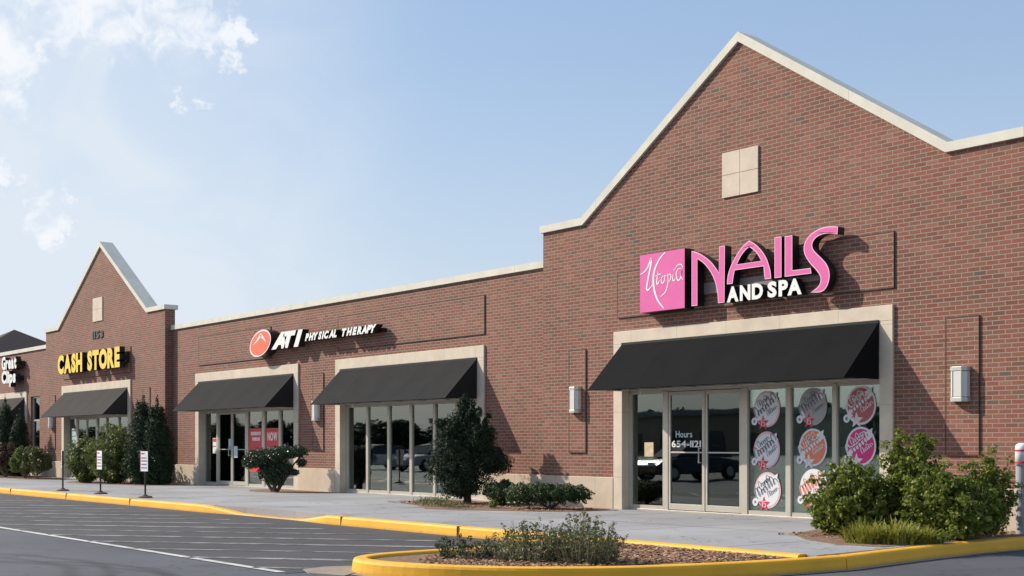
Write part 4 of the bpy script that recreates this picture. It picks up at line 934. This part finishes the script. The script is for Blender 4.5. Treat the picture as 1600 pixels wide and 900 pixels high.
# cloud-cut shrub
c0 = (-31.25, -.85)
t = thing('cloud_shrub', (*c0, 0), 'flat topped dark green clipped shrub by the red posters', 'shrub')
stems('stem', (c0[0], c0[1], 0), [(c0[0]-.5, c0[1]-.3, .85), (c0[0]-.2, c0[1], .9), (c0[0]+.25, c0[1]+.1, .8), (c0[0]+.55, c0[1]+.45, .95), (c0[0]+.1, c0[1], .6)], .05, BARK, t, 4)
bl = [(c0[0]-.35, c0[1]-.30, .88, .42, .40, .27), (c0[0]+.05, c0[1]+.0, .98, .45, .42, .22), (c0[0]+.42, c0[1]+.35, 1.06, .36, .34, .16), (c0[0]-.02, c0[1], .58, .33, .32, .33), (c0[0]-.55, c0[1]-.48, .80, .22, .20, .2),
      (c0[0]+.55, c0[1]+.48, .78, .15, .15, .11), (c0[0]+.42, c0[1]+.33, .52, .14, .14, .09), (c0[0]+.05, c0[1], .34, .24, .22, .20), (c0[0]-.15, c0[1]-.1, .5, .34, .32, .24), (c0[0]+.2, c0[1]+.15, .62, .28, .26, .2)]
leaves_mesh('foliage', bl, 20000, .048, LM['cloud'], t, 3, .6, .2, .4)
# low clipped boxwoods
t = thing('boxwood_shrub', (-21.35, -.95, 0), 'small round dark boxwood next to the yew trunk', 'shrub')
stems('stem', (-21.35, -.95, 0), [(-21.5, -.9, .3), (-21.2, -1, .3), (-21.3, -.8, .35)], .02, BARK, t)
leaves_mesh('foliage', [(-21.35, -.95, .27, .36, .34, .23)]+subs((-21.35, -.95, .28), (.33, .32, .2), 10, .1, 8), 9000, .04, LM['box'], t, 6, .6, .2, .4)
t = thing('boxwood_hedge', (-19.7, -1.15, 0), 'low oblong clipped boxwood hedge left of the salon front', 'hedge')
stems('stem', (-19.6, -1.15, 0), [(-20.0, -1.3, .3), (-19.3, -1.0, .3), (-19.6, -1.1, .35), (-19.1, -.9, .3)], .025, BARK, t)
leaves_mesh('foliage', [(-20.05, -1.45, .29, .34, .32, .22), (-19.75, -1.2, .30, .36, .34, .22), (-19.4, -.95, .31, .36, .34, .19), (-19.15, -.75, .30, .28, .26, .17)]+subs((-19.6, -1.1, .32), (.6, .5, .16), 16, .1, 9), 15000, .042, LM['box'], t, 7, .6, .2, .4)
t = thing('leafy_weed', (-20.55, -1.75, 0), 'tiny bright green weed between the yew and the low hedge', 'plant')
leaves_mesh('foliage', [(-20.55, -1.75, .09, .10, .10, .09)], 260, .05, LM['euo'], t, 9, .5, .6, .2)
tag(leaves_mesh('weeds', [(-22.9, -1.5, .03, .7, .35, .05), (-21.8, -2.2, .03, .8, .35, .05), (-20.9, -2.4, .03, .6, .25, .03), (-23.5, -1.2, .03, .4, .3, .04)], 2000, .045, LM['mix'], None, 12, .3, .5, .1, .6), 'patchy straw green weeds on the mulch round the yew', 'weeds', kind='stuff')
# arborvitae
def arborvitae(x, y, h, r, label, seed):
    t = thing('arborvitae', (x, y, 0), label, 'tree', 'narrow dark evergreens by the walls')
    stems('trunk', (x, y, 0), [(x, y, h*.8), (x-.08, y, h*.6)], .05, BARK, t, seed, .02)
    bl = []
    for i in range(9):
        f = i/8; rr = r*(1-.9*f**2.8)*(.82+.18*math.sin(min(1, f*5)*1.57))*1.0; bl.append((x, y, .18+(h-.3)*f, rr, rr, h*.13))
    rng = random.Random(seed)
    for i in range(22):
        f = rng.random()*.9; a = rng.uniform(0, 6.28); rr = r*(1-.85*f**1.6)*.85; bl.append((x+rr*math.cos(a), y+rr*math.sin(a), .2+(h-.25)*f, .1, .1, .24))
    leaves_mesh('crown', bl, 26000, .065, LM['arb'], t, seed, .4, .1, .3, .9)
arborvitae(-39.75, -1.0, 2.70, .60, 'taller of two narrow dark evergreens right of the olive bushes', 21)
arborvitae(-39.15, -.8, 2.58, .58, 'right hand narrow dark evergreen against the brick corner', 22)
arborvitae(-54.0, -.9, 3.0, .62, 'dark evergreen tree at the left edge of the photo', 23)
arborvitae(-52.5, -.8, 2.5, .5, 'shorter dark evergreen next to the left edge evergreen', 24)
def feather(name, x, y, rx, ry, h, nb, n, size, mat, label, seed, low=.12, lean=1.0, cat='shrub', group=None, extra=(), cr=.075, zs=0.0):
    """a loose shrub: nb curved branches fan out from the base, each carrying small ragged leaf clusters from height fraction `low` up"""
    t = thing(name, (x, y, 0), label, cat, group); rng = random.Random(seed); st = MB(); bl = []
    for b in range(nb):
        a = 2*math.pi*(b+rng.random())/nb*3.7; u = math.sqrt(rng.random()); k = rng.uniform(.72, 1.12)
        ex = rx*u*math.cos(a)*lean; ey = ry*u*math.sin(a)*lean; ez = h*k*math.sqrt(max(.05, 1-(u*.93)**2.4))
        if rng.random() < .22: ez *= rng.uniform(.3, .7)
        p = [Vector((x+ex*f**.8*(1+.12*math.sin(7*f+b)), y+ey*f**.8*(1+.12*math.cos(6*f+b)), zs+ez*f)) for f in (0, .25, .5, .75, 1)]
        if b % 2 == 0:
            for i in range(4): st.tube(p[i], p[i+1], .010*(1-.2*i), .010*(1-.2*(i+1)), 5)
        m_ = rng.randint(4, 7)
        for i in range(m_):
            f = low+(1-low)*(i+rng.random()*.8)/m_; j = min(3, int(f*4)); q = p[j].lerp(p[j+1], min(1.0, f*4-j)); rr = cr*rng.uniform(.55, 1.25)
            q = q+Vector((rng.gauss(0, .035), rng.gauss(0, .035), rng.gauss(0, .02))); bl.append((q.x, q.y, max(.05, q.z), rr, rr, rr*.8))
    bl += list(extra)
    st.build('stem', TWIG, t)
    leaves_mesh('foliage', bl, n, size, LM[mat], t, seed, .55, .45, .15)
    return t
def bush(name, c, R_, n, size, mat, label, seed, nsub=14, sr=.2, cat='shrub', asp=.55, shell=.35, stem=TWIG, group=None):
    t = thing(name, (c[0], c[1], 0), label, cat, group)
    rng = random.Random(seed)
    tops = [(c[0]+R_[0]*.7*math.cos(a), c[1]+R_[1]*.7*math.sin(a), c[2]+R_[2]*rng.uniform(-.1, .6)) for a in [rng.uniform(0, 6.28) for _ in range(9)]]
    stems('stem', (c[0], c[1], 0), tops, .018, stem, t, seed)
    bl = [(c[0], c[1], c[2], R_[0]*.72, R_[1]*.72, R_[2]*.72, .6)]+subs(c, R_, nsub, sr, seed, 1)+sprigs(c, R_, 16, .09, seed)
    leaves_mesh('foliage', bl, n, size, LM[mat], t, seed, asp, .3, shell)
    return t
feather('leafy_shrub', -42.7, -1.75, .80, .72, 1.45, 120, 16000, .075, 'olive', 'lower olive green bush behind the left parking sign', 31, .06, cr=.12)
feather('leafy_shrub', -41.4, -1.3, 1.0, .9, 1.95, 150, 24000, .075, 'olive', 'taller olive green bush against the dark evergreens', 32, .06, cr=.13)
bush('leafy_shrub', (-48.3, -1.5, .55), (.50, .46, .52), 7000, .08, 'mix', 'mottled green shrub left of the far shop door', 33, 16, .2)
bush('leafy_shrub', (-49.7, -1.5, .58), (.50, .45, .55), 7000, .08, 'olive', 'yellowish green shrub between two mottled shrubs', 34, 16, .2)
bush('leafy_shrub', (-51.6, -1.6, .60), (.55, .5, .62), 7000, .08, 'rust', 'reddish brown shrub at the foot of the left edge evergreens', 35, 16, .2)
bush('leafy_shrub', (-52.6, -2.0, .30), (.5, .4, .30), 4500, .08, 'mix', 'low mottled shrub at the left edge of the photo', 36, 10, .16)
# big shrubs on the right
def cluster(c, R_, n, r, seed, bias=0):
    return subs(c, R_, n, r, seed)+sprigs(c, R_, 26, .075, seed)
feather('spreading_shrub', -11.5, -2.40, .66, .60, 1.02, 170, 25000, .064, 'euo', 'large bushy bright green shrub in front of the salon window stickers', 41, .05, cr=.085)
feather('spreading_shrub', -10.95, -1.80, .52, .46, 1.38, 90, 15000, .062, 'euo', 'tall leggy shrub with bare stems under a green top, against the brick', 42, .50, cr=.085)
feather('spreading_shrub', -10.15, -2.10, .62, .60, .98, 165, 23000, .064, 'euo', 'dark based green shrub hanging over the yellow kerb', 43, .06, cr=.085, extra=[(-9.75, -2.55, .16, .14, .14, .12), (-9.75, -2.8, .10, .13, .13, .09), (-9.68, -2.95, .04, .09, .09, .07)])
feather('spreading_shrub', -10.22, -1.05, .40, .36, 1.22, 70, 9500, .055, 'euo', 'thin green shrub beside the bollard', 44, .22, cr=.08)
# ornamental grass / low juniper at their feet
def tuft(x, y, r, h, n, seed, label):
    rng = random.Random(seed); mb = MB()
    for _ in range(n):
        a = rng.uniform(0, 6.28); rr = r*math.sqrt(rng.random())*1.0; bx = x+rr*math.cos(a); by = y+rr*math.sin(a); L_ = h*rng.uniform(.35, 1.15)*(1-.35*(rr/r)**2); le = rng.uniform(.1, 1.3)
        d = Vector((math.cos(a+rng.uniform(-.7, .7)), math.sin(a+rng.uniform(-.7, .7)))); q = Vector((-d.y, d.x))*rng.uniform(.007, .016)
        p = [Vector((bx, by, 0))+Vector((d.x*le*L_*s*s, d.y*le*L_*s*s, L_*s*(1-.35*le*s))) for s in (0, .4, .75, 1)]
        vs = []
        for i, pt in enumerate(p): k = (1, .9, .6, .08)[i]; vs += [pt+Vector((q.x*k, q.y*k, 0)), pt-Vector((q.x*k, q.y*k, 0))]
        mb.add(vs, [(0, 1, 3, 2), (2, 3, 5, 4), (4, 5, 7, 6)])
    return tag(mb.build('grass_tuft', LM['grass']), label, 'grass', 'grass tufts below the big shrubs')
tuft(-10.45, -3.40, .30, .34, 520, 1, 'yellow green grass tuft nearest the pale sidewalk')
tuft(-10.2, -3.20, .34, .34, 650, 2, 'yellow green grass tuft in the middle below the leggy shrub')
tuft(-9.98, -2.95, .22, .26, 420, 3, 'yellow green grass tuft next to the yellow kerb')
# island shrubs: thin upright leafy shoots
def shoots(x, y, rx, ry, h, n, seed, label, mat='priv', dens=26):
    h *= 1.12
    t = thing('low_shrub', (x, y, -.03), label, 'shrub', 'low shrubs on the mulch island')
    rng = random.Random(seed); st = MB(); bl = []
    for _ in range(n):
        a = rng.uniform(0, 6.28); rr = math.sqrt(rng.random()); bx = x+rx*rr*math.cos(a)*.8; by = y+ry*rr*math.sin(a)*.8
        hh = h*(1-.5*rr*rr)*rng.uniform(.55, 1.15); lx = (bx-x)*.35+rng.uniform(-.06, .06); ly = (by-y)*.35+rng.uniform(-.06, .06)
        p0 = Vector((bx, by, -.03)); p1 = Vector((bx+lx, by+ly, hh)); st.tube(p0, p1, .004, .0015, 4)
        m_ = max(2, int(hh/.06))
        for i in range(m_): q = p0.lerp(p1, (i+.6)/m_); bl.append((q.x, q.y, q.z, .035, .035, .03))
    st.build('stem', TWIG, t)
    leaves_mesh('foliage', bl, n*dens, .038, LM[mat], t, seed, .5, .4, .2, ground=False)
shoots(-12.05, -8.55, .42, .34, .22, 70, 51, 'sparse low green shrub at the rounded end of the mulch island', 'box', 22)
shoots(-11.35, -8.2, .45, .40, .38, 120, 52, 'loose mid height shrub on the island, left of the bushiest one')
shoots(-10.85, -7.85, .48, .42, .44, 170, 53, 'bushiest low shrub on the mulch island with reddish shoots')

# ------------------------------------------------------------------ things across the lot that the glass mirrors
def car(x, y, rz, paint, label, L_=4.5, H_=1.42):
    t = thing('parked_car', (x, y, -.15), label, 'car', 'cars parked across the lot', rz)
    M4 = Matrix.Translation((x, y, -.15)) @ Matrix.Rotation(rz, 4, 'Z')
    def B(mb, name, m, par, bev=0, sm=False):
        mb.v = [tuple(M4 @ Vector(v)) for v in mb.v]; return mb.build(name, m, par, bev, sm)
    h = H_; lo_ = [(-.5, .28), (-.49, .60), (-.44, .80), (-.20, .90), (.20, .92), (.42, .80), (.5, .62), (.5, .28)]
    mb = MB(); mb.prism([(a*L_, b*h/1.42) for a, b in lo_], -.86, .86)
    B(mb, 'body', paint, t, .07)
    cab = [(-.38, .90), (-.25, 1.32), (-.05, 1.42), (.10, 1.38), (.26, .92)]
    n = len(cab); vs = []
    for s, k in ((-1, .80), (1, .80)):
        for a, b in cab: vs.append((a*L_, s*(k-.28*max(0, (b-.9))), b*h/1.42))
    mb = MB().add(vs, [tuple(range(n)), tuple(range(2*n-1, n-1, -1))]+[(i, i+n, (i+1) % n+n, (i+1) % n) for i in range(n)])
    B(mb, 'cabin_glass', pmat('car_glass', (.02, .025, .03), .08), t, .02)
    mb = MB(); vs = []
    for s in (-1, 1):
        for a, b in ((-.23, 1.34), (-.05, 1.435), (.09, 1.40)): vs.append((a*L_, s*.64, b*h/1.42))
    mb.add(vs, [(0, 1, 4, 3), (1, 2, 5, 4)]); B(mb, 'roof_panel', paint, t)
    for sx_ in (-.31, .31):
        for sy_ in (-.80, .80):
            wv = B(MB().tube((sx_*L_, sy_-.11, .33), (sx_*L_, sy_+.11, .33), .33, n=20), 'wheel', pmat('tyre', (.02, .02, .02), .8), t)
            B(MB().tube((sx_*L_, sy_-.12, .33), (sx_*L_, sy_+.12, .33), .20, n=16), 'rim', STEEL, wv)
    for s in (-.6, .6):
        B(MB().box(L_*.49, L_*.505, s-.16, s+.16, .62, .74), 'headlight', WHITE, t); B(MB().box(-L_*.505, -L_*.485, s-.16, s+.16, .66, .76), 'tail_light', D_red, t)
def paint(n, c):
    m = pmat(n, c, .25, .3); m.node_tree.nodes['Principled BSDF'].inputs['Coat Weight'].default_value = 1; return m
car(-36.5, -19.5, R(95), paint('navy_paint', (.015, .02, .035)), 'dark blue car mirrored in the salon doors')
car(-57.0, -21.0, R(80), paint('silver_paint', (.35, .36, .38)), 'silver car mirrored in the tall windows')
car(-62.5, -21.0, R(92), paint('white_paint', (.6, .6, .6)), 'white car mirrored at the edge of the tall windows')
mr_ = random.Random(99)
FT = leaf_mat('far_tree_leaf', (.010, .020, .010), (.024, .04, .016), trans=.05)
for i in range(16):
    x = -85-i*24+mr_.uniform(-6, 6); y = -150+mr_.uniform(-14, 14)-i*1.5; h = mr_.uniform(6, 8.5)
    t = thing('far_tree', (x, y, -.15), 'broad green tree far across the parking lot', 'tree', 'trees across the parking lot')
    stems('trunk', (x, y, -.15), [(x+1, y, h*.7), (x-1.2, y, h*.6), (x, y+1, h*.8)], .28, BARK, t, i, .3)
    leaves_mesh('crown', [(x, y, h*.55, h*.42, h*.42, h*.40)]+subs((x, y, h*.55), (h*.42, h*.42, h*.38), 12, h*.14, i), 2200, .9, FT, t, i, .8, .2, .4, ground=False)
fb = thing('far_building', (-150, -120, -.15), 'long low tan building far across the parking lot', 'building')
MB().box(-190, -110, -128, -112, -.3, 5.2).build('wall', pmat('tan_wall', (.30, .24, .18), .9, var=.1), fb)
MB().box(-190.5, -109.5, -128.5, -111.5, 5.2, 5.9).build('roof', ROOF, fb)
for k in range(10): MB().box(-186+k*7.6, -181.5+k*7.6, -111.99, -111.9, .3, 3).build('window', pmat('far_glass', (.03, .035, .04), .1), fb)

rng_ = random.Random(4)
wl_ = [(-40-i*7.5, -165+rng_.uniform(-4, 4)-i*.4, rng_.uniform(2.6, 4.0), 7, 5, rng_.uniform(3.6, 5.0)) for i in range(92)]
tag(leaves_mesh('wood', wl_, 42000, 1.5, FT, None, 77, .8, .2, .3, ground=False), 'dark belt of woodland far behind the parking lot', 'woodland', kind='stuff')
